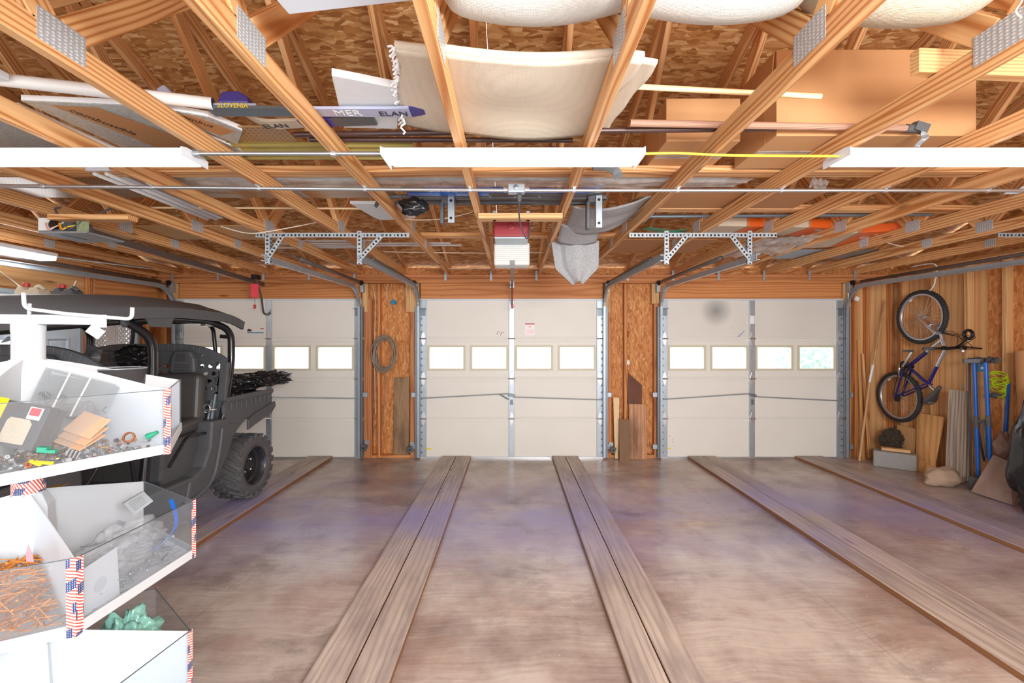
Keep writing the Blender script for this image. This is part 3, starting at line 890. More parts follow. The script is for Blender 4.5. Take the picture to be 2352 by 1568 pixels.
shop_light(.004, 'white strip light glowing under the trusses, before the folded carpet')
shop_light(-2.10, 'white strip light glowing at the pipe end, under foil insulation boards')
shop_light(2.135, 'white strip light glowing under the trusses, fed by the yellow cable')

def pipe(name, pts, r, mat, label, cat, group=None, seg=10, sm=True):
    m = MB(); m.tube(pts, r, seg); o = m.build(name, M[mat], None, smooth=sm, angle=50)
    return tag(o, label, cat, group)
# conduits
c1 = thing('conduit', 'short grey conduit joining two strip lights under the trusses', 'conduit', (-1.04, 2.05, 2.435))
m = MB(); m.tube([(-1.495, 2.05, 2.436), (-.60, 2.05, 2.436)], .0095, 10); m.build('tube_run', M['emt'], c1, smooth=True, angle=50)
for x in (-1.475, -.835):
    m = MB(); m.tube([(x - .012, 2.05, 2.436), (x + .012, 2.05, 2.436)], .014, 10); m.build('coupling', M['silver'], c1)
c2 = thing('conduit', 'long grey conduit running across the room under the trusses', 'conduit', (0, 2.55, 2.437))
m = MB(); m.tube([(-4.7, 2.44, 2.438), (0, 2.555, 2.438), (5.05, 2.56, 2.438)], .0105, 10); m.build('tube_run', M['emt'], c2, smooth=True, angle=50)
for i, x in enumerate(KX[1:]):
    y = 2.555 + (.0245 * x if x < 0 else 0)
    m = MB(); m.tube([(x - .008, y, 2.438), (x + .008, y, 2.438)], .0135, 10); m.bb(x - .008, x + .008, y - .035, y - .01, 2.445, ZT); m.build('strap', M['silver'], c2)
jb = thing('junction_box', 'square steel junction box on the long conduit with cord below', 'electrical box', (.03, 2.56, 2.44))
m = MB(); c = P(1186, 434, 2.535); m.box(c, (.098, .05, .052)); m.build('box', M['galv'], jb, bevel=.006)
m = MB(); m.lathe([(.014, 0), (.014, .004), (.004, .006)], (c.x - .003, c.y - .026, c.z + .003), (0, -1, 0), 14); m.build('knockout', M['galv_dark'], jb)
for sx in (-1, 1):
    m = MB(); m.tube([(c.x + sx * .049, c.y + .01, c.z), (c.x + sx * .075, c.y + .01, c.z)], .015, 10); m.build('connector', M['silver'], jb)
pw = thing('power_cord', 'black power cord hanging from junction box to the opener', 'cord', tuple(P(1191, 450, 2.56)))
m = MB(); m.tube([P(1193, 446, 2.55), P(1193, 462, 2.57)], [.016, .011], 10); m.build('plug', M['black_plastic'], pw)
m = MB(); m.tube(smooth_path([P(1193, 460, 2.57), P(1192, 490, 2.7), P(1198, 525, 2.95), P(1210, 548, 3.2), P(1216, 530, 3.3), P(1224, 505, 3.32), P(1221, 488, 3.3)]), .005, 8); m.build('cable', M['black_plastic'], pw, smooth=True)
pipe('yellow_cable', smooth_path([(.61, 2.05, 2.435), (.70, 2.05, 2.437), (.80, 2.05, 2.437), (1.0, 2.05, 2.428), (1.3, 2.05, 2.425), (1.53, 2.05, 2.424)]), .0058, 'yellow_cable', 'yellow cable between two strip lights, under the trusses', 'cable')

# ------------------------------------------------------------------ garage door tracks
def track(x, sg, y_end, zh, label, spring=True, yz=None):
    """x: the vertical run; sg: -1 when the spring hangs on its other side; y_end: rear end of the level run."""
    t = thing('door_track', label, 'garage door track', (x, 5.8, 0), group='garage door tracks')
    r = .30
    yv = 5.79
    path = [(x, yv, .02), (x, yv, zh - r)] + arc((x, yv - r, zh - r), r, 0, PI / 2, 8, (0, 1, 0), (0, 0, 1))[1:] + [(x, y_end, zh - .03)]
    pts = [Vector(p) for p in path]
    def channel(m, pts, w=.05, dpt=.03):
        # a C channel swept along the path in the y, z plane, open towards the door's middle
        sec = [(dpt, w / 2), (0, w / 2), (0, -w / 2), (dpt, -w / 2), (dpt, -w / 2 + .007), (.003, -w / 2 + .003), (.003, w / 2 - .003), (dpt, w / 2 - .007)]
        n = len(pts); vs = []; gs = []
        for i in range(n):
            tn = (pts[min(i + 1, n - 1)] - pts[max(i - 1, 0)]).normalized()
            nr = Vector((1, 0, 0)).cross(tn).normalized()
            for (a, b) in sec: vs.append(pts[i] + Vector((sg * a, 0, 0)) + nr * b); gs.append((i, a, b))
        k = len(sec); fs = []
        for i in range(n - 1):
            for j in range(k):
                l = (j + 1) % k; fs.append((i * k + j, i * k + l, (i + 1) * k + l, (i + 1) * k + j))
        fs += [tuple(range(k - 1, -1, -1)), tuple((n - 1) * k + j for j in range(k))]
        m.add(vs, fs, 0, vs)
    m = MB(); channel(m, pts[:2]); m.build('vertical_rail', M['galv'], t)
    m = MB(); channel(m, pts[1:-1]); m.build('curved_rail', M['galv'], t)
    m = MB(); channel(m, pts[-2:]); m.build('level_rail', M['galv'], t)
    m = MB(); m.bb(x - sg * .006, x - sg * .03, yv - .01, yv + .05, .02, zh - .25); m.build('wall_angle', M['galv_dark'], t)
    m = MB(); m.bb(x - sg * .0, x - sg * .045, yv - .03, yv + .045, zh - .06, zh + .075); m.build('flag_bracket', M['galv'], t, bevel=.003)
    m = MB(); m.lathe([(.036, -.012), (.03, -.006), (.03, .006), (.036, .012)], (x - sg * .03, yv - .05, zh + .06), (1, 0, 0), 18); m.lathe([(.012, -.03), (.012, .03)], (x - sg * .03, yv - .05, zh + .06), (1, 0, 0), 10); m.build('pulley', M['black_iron'], t)
    if spring:
        m = MB(); m.tube([(x - sg * .035, yv - .18, zh + .06), (x - sg * .045, y_end + .5, zh + .055)], .020, 10); m.build('spring', M['rail_brown'], t, smooth=True)
        m = MB(); m.tube([(x - sg * .03, yv - .02, zh + .06), (x - sg * .035, yv - .18, zh + .06)], .003, 6); m.tube([(x - sg * .045, y_end + .5, zh + .055), (x - sg * .045, y_end + .02, zh + .055)], .004, 6); m.build('lift_cable', M['galv_dark'], t)
    for z in (.16, .85):
        m = MB(); m.bb(x - sg * .03, x - sg * .085, yv + .01, yv + .045, z - .03, z + .03); m.build('jamb_bracket', M['galv'], t, bevel=.002)
    return t
TZ = 2.265
track(-4.475, 1, 2.6, TZ, 'galvanised track along the entry door wall above the utility vehicle')
track(-2.005, -1, 3.55, TZ, 'galvanised track with blue box nearby, serving the first garage door')
track(-1.25, 1, 3.55, TZ, 'galvanised track beside the coiled cable, serving the middle garage door')
track(1.235, -1, 3.55, TZ, 'galvanised track serving the middle garage door, on the brown scrap side')
track(1.955, 1, 3.5, TZ, 'galvanised track serving the smudged garage door, on its inner side')
track(4.44, -1, 2.6, TZ, 'galvanised track above the hanging bicycle')

t_, m_, s_ = perforated()
M['perf'] = t_.fin(t_.mix(t_.math('MULTIPLY', m_, t_.math('LESS_THAN', t_.math('ABSOLUTE', s_.outputs[1]), .0085)), lin((176, 184, 190)), lin((38, 36, 36))), .4, .4)
def perf_strip(m, a, b, up, w=.036, th=.003):
    """A slotted steel strip: face w wide across up."""
    a, b = Vector(a), Vector(b)
    m.beam(a, b, th, w, up)
    off = m.g[-8:]
    L = (b - a).length
    for i, (u, v) in enumerate(((0, -1), (0, -1), (0, 1), (0, 1), (0, -1), (0, -1), (0, 1), (0, 1))): pass
    # plain u, v coordinates for the slots
    d = (b - a).normalized()
    for i in range(8):
        q = m.v[len(m.v) - 8 + i] - a
        uu = q.dot(d); rest = q - d * uu
        n = Vector(up) - d * Vector(up).dot(d); n.normalize()
        m.g[len(m.g) - 8 + i] = (uu, rest.dot(n), 0)
def hanger(x0, x1, y, posts, label, zlow):
    t = thing('track_hanger', label, 'steel hanger', ((x0 + x1) / 2, y, ZT), group='slotted steel track hangers')
    m = MB(); perf_strip(m, (x0, y, ZT - .02), (x1, y, ZT - .02), (0, 0, 1)); perf_strip(m, (x0, y + .019, ZT - .001), (x1, y + .019, ZT - .001), (0, 1, 0)); m.build('cross_angle', M['perf'], t)
    for x, dx in posts:
        m = MB(); perf_strip(m, (x, y - .005, ZT + .015), (x, y - .005, zlow), (1, 0, 0)); perf_strip(m, (x + .018 * (1 if dx > 0 else -1), y + .013, ZT + .0), (x + .018 * (1 if dx > 0 else -1), y + .013, zlow), (0, 1, 0)); m.build('post', M['perf'], t)
        if dx:
            m = MB(); perf_strip(m, (x, y - .009, ZT - .22), (x + dx, y - .009, ZT - .02), (1, 0, 0)); m.build('diagonal_brace', M['perf'], t)
    return t
hanger(-2.11, -.845, 3.60, [(-2.01, .13), (-1.255, .19)], 'slotted steel hanger between the bare motor opener and the red opener', 2.19)
hanger(.965, 2.18, 3.60, [(1.27, .17), (1.955, -.16)], 'slotted steel hanger before the green scraps and orange boxes', 2.19)
hanger(4.0, 4.62, 3.60, [(4.46, .0)], 'slotted steel hanger close to the bicycle wall', 2.22)

# ------------------------------------------------------------------ openers
op = thing('garage_opener', 'red and white garage door opener hung over the middle door', 'garage door opener', (.0, 3.4, 2.4))
def opener(op):
    y0, y1 = 3.36, 3.74
    xa, xb = P(1133, 0, y0).x, P(1216, 0, y0).x
    z1, z0 = P(0, 503, y0).z, P(0, 543, y0).z
    m = MB(); m.bb(xa, xb, y0, y1, z0, z1); m.build('cover', M['red_cover'], op, bevel=.014, seg=3)
    m = MB()
    for z in (z0 + .05, z0 + .058): m.bb(xa + .01, xb - .01, y0 - .004, y0 + .004, z - .003, z + .003)
    m.lathe([(.024, 0), (.024, .012), (.016, .014), (.010, .010), (.0, .010)], ((xa + xb) / 2 - .005, y0, z0 + .075), (0, -1, 0), 6); m.build('cover_ridge', M['red_cover'], op)
    m = MB(); m.bb(xa + .01, xb - .01, y0 + .01, y1 - .01, z0 - .012, z0); m.build('chassis', M['galv'], op)
    yl = 3.60; la, lb = P(1134, 0, yl).x, P(1217, 0, yl).x; lt, lb_ = P(0, 556, yl).z, P(0, 609, yl).z
    m = MB(); m.bb(la, lb, yl, yl + .15, lb_, lt); m.build('lamp_lens', M['white_ribbed'], op, bevel=.018, seg=3)
    m = MB()
    for k in range(4):
        z = lt - .045 - k * .033; m.bb(la + .006, lb - .006, yl - .004, yl + .01, z - .010, z + .010)
    m.build('lens_rib', M['white_ribbed'], op, bevel=.004)
    xr = P(1177, 0, yl).x
    m = MB(); m.bb(xr - .022, xr + .022, yl - .004, yl + .02, lb_ - .002, lb_ + .04); m.build('lens_notch', M['galv_dark'], op)
    m = MB(); m.beam((xr, yl - .01, lb_ + .02), (0.0, 5.80, 2.30), .03, .035); m.build('rail', M['rail_brown'], op, bevel=.003)
    m = MB(); m.tube([(0.0, 5.45, 2.295), (.0, 5.62, 2.15), (.003, 5.80, 2.0)], .010, 8); m.build('door_arm', M['rail_brown'], op)
    m = MB(); m.tube([(.0, 5.4, 2.28), (.012, 5.41, 2.2), (.006, 5.40, 2.02)], .004, 6); m.build('release_cord', M['red'], op)
    m = MB(); m.box((.006, 5.40, 1.99), (.03, .012, .04)); m.build('release_handle', M['red'], op, bevel=.004)
    m = MB(); m.bb(-.03, .03, 5.76, 5.82, 2.26, 2.345); m.build('wall_bracket', M['galv'], op)
    for x in (xa + .02, xb - .02):
        m = MB(); m.bb(x - .012, x + .012, 3.08, 3.11, z1 - .03, ZT - .04); m.beam((x, 3.095, z1 - .02), (x, y0 + .06, z1 + .002), .024, .004); m.build('strap', M['galv'], op)
opener(op)
o2 = thing('garage_opener', 'uncovered garage door opener with bare motor over the first door', 'garage door opener', (-3.24, 3.2, 2.4))
def opener2(o):
    c = P(150, 520, 3.12)
    m = MB(); m.box(c + Vector((.0, .13, -.045)), (.34, .30, .012)); m.bb(c.x - .19, c.x - .182, 3.12, 3.4, c.z - .045, c.z + .07); m.build('chassis', M['galv'], o)
    m = MB(); m.lathe([(.02, -.10), (.058, -.095), (.064, -.07), (.064, .09), (.02, .1)], c + Vector((-.045, .10, .01)), (.15, 1, 0), 24); m.build('motor', M['galv_dark'], o, smooth=True, angle=40)
    m = MB(); m.lathe([(.030, 0), (.030, .03), (.012, .035)], c + Vector((-.06, .0, .01)), (-.15, -1, 0), 18); m.build('motor_cap', M['black_iron'], o)
    m = MB(); m.bb(c.x + .085, c.x + .17, 3.115, 3.12, c.z - .045, c.z + .065); m.build('circuit_board', plain('board', (150, 160, 122), .6, 0, .3, 60), o)
    m = MB(); m.bb(c.x - .188, c.x - .10, 3.115, 3.125, c.z - .03, c.z + .06); m.build('side_plate', M['white_plastic'], o)
    for i, (mt, dx) in enumerate((('orange_box', 0), ('yellow', .01), ('pinkish', -.09), ('wire_white', -.08), ('black_plastic', .05))):
        a = c + Vector((dx - .03, -.02, .02)); m = MB()
        m.tube(smooth_path([a, a + Vector((.04, -.02, -.05)), a + Vector((.07, -.01, -.03)), a + Vector((.10, .02, -.02 + .01 * i))]), .004, 6); m.build('wire', M[mt], o, smooth=True)
    m = MB(); m.tube(smooth_path([P(138, 476, 3.1), P(127, 480, 3.1), P(140, 497, 3.08), P(172, 504, 3.07), P(205, 502, 3.08), P(240, 485, 3.1), P(262, 475, 3.1)]), .006, 8); m.build('power_cord', M['black_plastic'], o, smooth=True)
    a, b = P(205, 532, 3.28), Vector((-3.28, 5.78, 2.31))
    m = MB(); m.beam(a, b, .03, .05); m.build('rail', M['rail_brown'], o, bevel=.003)
    m = MB(); m.beam(a + Vector((0, 0, -.032)), b + Vector((0, 0, -.032)), .012, .006); m.build('drive_chain', M['chrome'], o)
    tr = P(588, 640, 5.45)
    m = MB(); m.box(tr + Vector((0, 0, 0.02)), (.07, .1, .06)); m.build('trolley', M['black_iron'], o, bevel=.006)
    m = MB(); m.box(P(585, 667, 5.35), (.095, .004, .165)); m.build('release_tag', M['red_tag'], o)
    m = MB(); m.tube([P(586, 648, 5.38), P(585, 700, 5.38)], .003, 6); m.box(P(585, 704, 5.38), (.03, .012, .05)); m.build('release_cord', M['red'], o)
    m = MB(); m.tube(smooth_path([tr, P(600, 680, 5.6), P(605, 715, 5.75), P(613, 722, 5.80), P(622, 718, 5.82)]), .012, 8); m.build('door_arm', M['rail_brown'], o, smooth=True)
    m = MB(); m.box(P(248, 545, 3.55) + Vector((.0, 0, 0)), (.003, .14, .02)); m.build('rating_label', M['white_plastic'], o)
opener2(o2)
# ------------------------------------------------------------------ runner planks on the floor
RUN = [(-.935, -.745, .07), (-.738, -.548, .0), (.535, .702, .0), (.709, .876, .0), (2.335, 2.515, 0), (2.522, 2.70, .0), (3.76, 3.94, 0), (3.947, 4.125, 0), (-2.70, -2.55, 0), (-2.543, -2.385, 0), (-4.10, -3.94, 0), (-3.93, -3.77, 0)]
RL = ['runner plank of the pair along the vehicle side of the middle bay, outer board', 'runner plank of the pair along the vehicle side of the middle bay, inner board',
      'runner plank leading to warning label half of the middle door, inner board', 'runner plank leading to warning label half of the middle door, outer board',
      'runner plank leading to the smudged half of the third door, dark edged board', 'runner plank leading to the smudged door, second board from its dark edge',
      'runner plank nearest the bicycle side, board with dark edge', 'runner plank closest of all to the cinder block',
      'runner plank carrying the edge of the vehicle tyre', 'runner plank beside the vehicle tyre, facing the open floor', 'runner plank under the far wheels of the vehicle, wall side', 'runner plank under the far wheels of the vehicle, inner side']
for (a, b, sk), lb in zip(RUN, RL):
    m = MB(); m.beam(((a + b) / 2, -.9, .019), ((a + b) / 2, 5.815, .019), b - a, .036, (0, 0, 1))
    tag(m.build('runner_plank', M['runner'], None, bevel=.003, seg=1), lb, 'plank', 'runner planks on the floor')

# ------------------------------------------------------------------ things stored on the trusses
ZA0 = ZA
def sag(x, amt):
    """How far cloth hangs between two trusses at x."""
    t = ((x - KX[0]) / .605) % 1.0
    return -amt * math.sin(PI * t) ** 1.0

# rolled carpets lying in the webs
def roll(name, x0, x1, r, mat, label, flat=1.0, seed=0, yc=1.36, zc=2.765):
    t = thing(name, label, 'carpet', ((x0 + x1) / 2, yc, zc), group='carpet rolls over the trusses')
    m = MB(); n, seg = 40, 30
    def fn(u, v):
        x = x0 + (x1 - x0) * u; a = 2 * PI * v
        rr = r * (1 + .05 * noise.noise(Vector((x * 2.5, math.cos(a) * 1.2, math.sin(a) * 1.2 + seed))))
        e = min(u, 1 - u) * (x1 - x0)
        if e < .09: rr *= .72 + .28 * math.sqrt(max(0, 1 - (1 - e / .09) ** 2))
        return (x, yc + rr * math.cos(a), zc + sag(x, .045) + rr * flat * math.sin(a))
    m.grid(fn, n, seg); m.build('roll_body', mat, t, smooth=True)
    for xx, sx in ((x0, -1), (x1, 1)):
        m = MB(); zz = zc + sag(xx, .045); pts = []
        for k in range(60):
            a = k * .42; q = r * .80 * (1 - k / 66); pts.append((xx + sx * .004, yc + q * math.cos(a), zz + q * flat * math.sin(a)))
        m.tube(pts, .007, 6); m.lathe([(r * .74, -.002), (r * .74, .002)], (xx - sx * .02, yc, zz), (1, 0, 0), 24); m.build('spiral_end', mat, t)
    return t
roll('carpet_roll', -.225, .93, .150, M['carpet_white'], 'white backed carpet roll over the folded beige carpet', 1.0, 0)
roll('carpet_roll', .955, 1.50, .165, M['carpet_tan'], 'ragged cream carpet roll tied with string above the huge carton', .95, 4)
pipe('string', smooth_path([(1.43, 1.20, 2.93), (1.44, 1.17, 2.75), (1.445, 1.23, 2.63), (1.46, 1.25, 2.54), (1.44, 1.25, 2.50), (1.455, 1.25, 2.48)]), .0025, 'wire_white', 'thin white string dangling from the cream carpet roll', 'string')

# folded carpet
fc = thing('folded_carpet', 'beige folded carpet with frayed end lying across two trusses', 'carpet', (0, 1.8, ZA))
def cloth(x0, x1, y0, y1, z, amt, skew, seed):
    def fn(u, v):
        x = x0 + (x1 - x0) * u + skew * v + .02 * noise.noise(Vector((v * 3, seed, 0)))
        y = y0 + (y1 - y0) * v + .03 * u
        w = noise.noise(Vector((u * 2.2, v * 2.2, seed))) * .018 * (.3 + abs(math.sin(PI * (((x - KX[0]) / .605) % 1.0))))
        return (x, y, z + sag(x, amt) + w + .25 * max(0, -.27 - x) ** 1.15)
    return fn
m = MB(); m.grid(cloth(-.40, .46, 1.50, 2.07, ZA + .012, .022, -.11, 1), 48, 24); m.build('lower_layer', M['carpet_beige'], fc, smooth=True, solid=.014)
m = MB(); m.grid(cloth(-.36, .52, 1.53, 2.05, ZA + .034, .02, -.06, 5), 48, 24); m.build('upper_layer', M['carpet_beige'], fc, smooth=True, solid=.014)
m = MB()
def foldfn(u, v):
    a = -PI / 2 + PI * v; x = -.40 + .86 * u
    return (x, 1.505 + .03 * u - .02 * math.cos(a), ZA + .023 + .25 * max(0, -.27 - x) ** 1.15 + sag(x, .022) + .016 * math.sin(a))
m.grid(foldfn, 48, 8); m.build('fold_edge', M['carpet_beige'], fc, smooth=True)
m = MB()
for k in range(130):
    v = R.random(); p = Vector(cloth(-.40, .46, 1.50, 2.07, ZA + .012, .022, -.11, 1)(0, v))
    q = p + Vector((-R.uniform(.008, .03), R.uniform(-.01, .01), R.uniform(-.02, .012)))
    m.tube([p, (p + q) / 2 + Vector((0, 0, .006)), q], .0035, 5)
p = Vector(cloth(-.40, .46, 1.50, 2.07, ZA + .012, .022, -.11, 1)(0, .72))
m.tube([p + Vector((.01 * math.sin(k * 1.7), .01 * math.cos(k * 2.3), -.012 * k)) for k in range(10)], .004, 5)
m.build('fringe', M['foam_edge'], fc)

# white panel near the top of the picture
m = MB(); a, b = lie(640, 8), lie(957, 2)
m.prism([(-.72, 1.02), (-.675, 1.325), (-.14, 1.25), (-.18, .95)], .03, Matrix.Translation((0, 0, ZA + .004)))
tag(m.build('shelf_board', M['lamp_white'], None, bevel=.003), 'white shelf board lying on the trusses beside the white carpet roll', 'board')

# white plastic pipe and second one
pp = thing('plastic_pipe', 'long white plastic pipe lying on the trusses, end cut open', 'pipe', tuple(lie(300, 225)))
a, b = Vector((-2.9, 1.46, ZA + .024)), lie(490, 238, .024)
m = MB(); dv = (b - a).normalized(); m.tube([a, b], .024, 16, cap=False); m.tube([a, b], .020, 16, cap=False); m.build('pipe_wall', M['white_plastic'], pp, smooth=True)
m = MB(); m.lathe([(.024, 0), (.020, 0)], b, dv, 16); m.build('cut_end', M['galv_dark'], pp)
m = MB(); m.bb(-2.3, -1.905, 1.60, 1.66, ZA + .002, ZA + .03); tag(m.build('white_trim_piece', M['lamp_white'], None, bevel=.004), 'white trim piece beneath the long white pipe', 'trim')

# foil faced insulation boards
def foil_board(poly, z, label, words):
    t = thing('insulation_board', label, 'insulation board', (sum(p[0] for p in poly) / len(poly), sum(p[1] for p in poly) / len(poly), z), group='foil faced insulation boards')
    m = MB(); m.prism(poly, .022, Matrix.Translation((0, 0, z + .004))); m.build('foam_core', M['foam_edge'], t)
    m = MB(); m.prism([(p[0] * 1.0, p[1]) for p in poly], .003, Matrix.Translation((0, 0, z))); m.build('foil_face', M['foil'], t)
    for (pl, txts) in words:
        m = MB(); m.prism(pl, .001, Matrix.Translation((0, 0, z - .0014))); k = m.build('printed_panel', M['cardboard_dark'], t)
        for (s, sz, o, dx) in txts: writing(s, sz, (o[0], o[1], z - .002), (dx[0], dx[1], 0), (-dx[1] * -1, dx[0] * -1, 0), M['ink'], k)
    return t
foil_board([(-2.02, 1.80), (-1.56, 1.84), (-1.40, 2.28), (-1.98, 2.32)], ZA + .004, 'foil faced insulation board with printed brown panel, above a strip light',
    [([(-1.93, 1.83), (-1.75, 1.85), (-1.55, 2.24), (-1.80, 2.26)], [('combustible', .05, (-1.90, 1.87), (.38, .92))])])
foil_board([(-1.545, 1.835), (-1.34, 1.93), (-1.27, 2.06), (-1.38, 2.20)], ZA + .004, 'small broken foil insulation board beside the skis',
    [([(-1.50, 1.88), (-1.40, 1.92), (-1.30, 2.06), (-1.40, 2.10)], [('combus', .045, (-1.47, 1.91), (.6, .8))])])
foil_board([(-2.95, 1.88), (-2.10, 1.86), (-2.06, 2.34), (-2.95, 2.36)], ZA + .004, 'dull foil insulation board at the end of a strip light', [])

# skis
def ski(label, a, b, w, tip_l, mats, texts, z0=0.0, tip_h=.10, bind=()):
    t = thing('ski', label, 'ski', tuple((Vector(a) + Vector(b)) / 2), group='old skis across the trusses')
    a, b = Vector(a), Vector(b); u = (b - a).normalized(); sd = Vector((-u.y, u.x, 0)).normalized(); L = (b - a).length
    def rib(s0, s1, nm, mat, k0=0):
        m = MB(); n = 24; vs = []; fs = []
        for i in range(n + 1):
            s = s0 + (s1 - s0) * i / n
            ww = w * (.86 + .14 * abs(2 * s / L - 1)) / 2
            e = L - s
            zz = 0
            if e < tip_l: zz = tip_h * (1 - e / tip_l) ** 2; ww *= min(1, math.sqrt(max(e / (tip_l * .45), 0.0)) + .05) if e < tip_l * .45 else 1
            c = a + u * s + Vector((0, 0, zz))
            vs += [c + sd * ww, c - sd * ww, c - sd * ww + Vector((0, 0, .012)), c + sd * ww + Vector((0, 0, .012))]
        for i in range(n):
            for j in range(4): fs.append((i * 4 + j, i * 4 + (j + 1) % 4, i * 4 + 4 + (j + 1) % 4, i * 4 + 4 + j))
        fs += [(3, 2, 1, 0), (n * 4, n * 4 + 1, n * 4 + 2, n * 4 + 3)]
        m.add(vs, fs); return m.build(nm, mat, t, smooth=True, angle=40)
    for (s0, s1, nm, mat) in mats: rib(s0 * L, s1 * L, nm, M[mat])
    for (s, f, sz, mt, fl) in texts:
        o = a + u * (f * L) + sd * (w * .28 * (1 if fl > 0 else -1)) + Vector((0, 0, -.0015))
        writing(s, sz, o, u * fl, -sd * fl, M[mt], t)
    for f in bind:
        c = a + u * (f * L) + Vector((0, 0, .014))
        m = MB(); m.box(c + Vector((0, 0, .006)), (.20, .06, .012), Matrix((u, sd, (0, 0, 1))).transposed()); k = m.build('binding_plate', M['lilac'], t, bevel=.004)
        m = MB(); m.prism([(-.07, 0), (.07, 0), (.06, .03), (.02, .055), (-.05, .05)], .055, Matrix(((u.x, 0, sd.x, c.x - sd.x * .0275), (u.y, 0, sd.y, c.y - sd.y * .0275), (0, 1, 0, c.z + .012), (0, 0, 0, 1)))); m.build('toe_piece', M['purple'], k, bevel=.008)
        m = MB(); m.box(c + u * -.03 + Vector((0, 0, .05)), (.05, .045, .03), Matrix((u, sd, (0, 0, 1))).transposed()); m.build('release_lever', M['lilac'], k, bevel=.006)
    return t
ski('grey ski with purple upturned tip, base towards the floor', (-1.30, 1.885, ZA + .002), (-.355, 1.895, ZA + .002), .072, .20,
    [(0, .42, 'tail_section', 'galv_dark'), (.42, .91, 'printed_base', 'lilac'), (.91, 1.0, 'tip', 'purple')], [('ELAN', .765, .052, 'ink', 1), ('MER', .56, .064, 'white_ink', 1)], 0, .008, (.12,))
k = [o for o in bpy.data.objects if o.name == 'ski'][0]
writing('SLOVENIA', .028, Vector((-1.245, 1.848, ZA + .004)), (1, .03, 0), (0, 0, 1), M['yellow'], k)
ski('lower ski with purple section and light shovel, under the grey ski', (-.62, 1.97, ZA + .006), (-1.235, 2.02, ZA + .006), .075, .16,
    [(0, .30, 'dark_section', 'black_plastic'), (.30, .56, 'purple_section', 'purple'), (.56, 1.0, 'printed_base', 'carpet_tan')], [('ELAN', .86, .05, 'ink', -1)], 0, .05)
ski('blue ski lying on the rack bars behind the junction box', (-.72, 2.86, ZA + .002), (.62, 2.89, ZA + .002), .07, .16,
    [(0, .12, 'tail_section', 'black_plastic'), (.12, 1.0, 'base', 'blue_ski')], [('ATOMIC', .30, .06, 'white_ink', -1)], 0, .04)
ski('second blue and black ski half hidden by the rack bars', (-.70, 2.945, ZA + .004), (.66, 2.965, ZA + .004), .06, .16, [(0, .4, 'tail_section', 'blue_ski'), (.4, 1.0, 'base', 'black_plastic')], [], 0, .04)

bd = thing('ski_binding', 'loose blue grey ski binding behind the long white pipe', 'ski binding', (-1.5, 1.93, ZA + .07))
m = MB(); m.bb(-1.58, -1.44, 1.90, 1.95, ZA + .056, ZA + .068); m.build('plate', M['purple'], bd, bevel=.003)
m = MB(); m.prism([(-.05, 0), (.05, 0), (.03, .03), (-.01, .07), (-.04, .05)], .045, Matrix(((1, 0, 0, -1.51), (0, 0, 1, 1.905), (0, 1, 0, ZA + .068), (0, 0, 0, 1)))); m.build('heel_piece', M['lilac'], bd, bevel=.008)
# polystyrene pieces
m = MB(); m.prism([(-.685, 1.66), (-.60, 1.69), (-.455, 1.745), (-.545, 2.08), (-.795, 2.07)], .03, Matrix.Translation((0, 0, ZA + .024)))
tag(m.build('foam_sheet', M['foam'], None, bevel=.003), 'broken white foam sheet lying above the grey ski', 'foam sheet')
m = MB(); m.prism([(-.30, 0), (.06, .015), (.09, .36), (.03, .40), (-.20, .43), (-.24, .36)], .022, Matrix.Translation((-.86, 3.13, ZA - .005)) @ Matrix.Rotation(-.0, 4, 'X'))
mf = m.build('foam_sheet', M['foam'], None, bevel=.003); tag(mf, 'white foam sheet above the slotted steel hanger', 'foam sheet')
mf.location = (.0, 0, .006)

# pegboards
def panel(name, x0, x1, y0, y1, z, th, mat, label, cat, rz=0):
    m = MB(); m.box(((x0 + x1) / 2, (y0 + y1) / 2, z + th / 2), (x1 - x0, y1 - y0, th), (0, 0, rz)); return tag(m.build(name, M[mat], None, bevel=.0015, seg=1), label, cat)
panel('pegboard', -1.60, -1.07, 2.04, 2.26, ZA + .016, .006, 'pegboard', 'small brown pegboard lying under the skis', 'pegboard')
panel('pegboard', -4.2, -1.48, 2.60, 3.22, ZA + .072, .006, 'pegboard', 'long brown pegboard over the old tube fixture', 'pegboard')
panel('pegboard', -1.45, -.80, 2.86, 3.10, ZA + .030, .006, 'pegboard', 'brown pegboard next to the black rack bars', 'pegboard')

# corrugated sheets
def corr(x0, x1, y0, y1, z, mat, label, pitch=.06, amp=.008):
    m = MB(); n = int((y1 - y0) / pitch * 8)
    m.grid(lambda u, v: (x0 + (x1 - x0) * v, y0 + (y1 - y0) * u, z + amp * math.sin(2 * PI * (y1 - y0) * u / pitch)), n, 1)
    return tag(m.build('corrugated_sheet', M[mat], None, smooth=True, solid=.0015), label, 'metal sheet')
corr(-1.96, -.50, 2.19, 2.41, ZA + .011, 'corrugated', 'olive corrugated sheet lying just behind the strip light conduit', .05)
corr(2.75, 4.0, 4.75, 5.25, ZA + .012, 'galv', 'ribbed clear grey sheet above the third door', .04)
corr(3.3, 4.6, 2.56, 2.95, ZA + .012, 'lamp_white', 'pale ribbed sheet high by the bicycle wall', .08, .006)

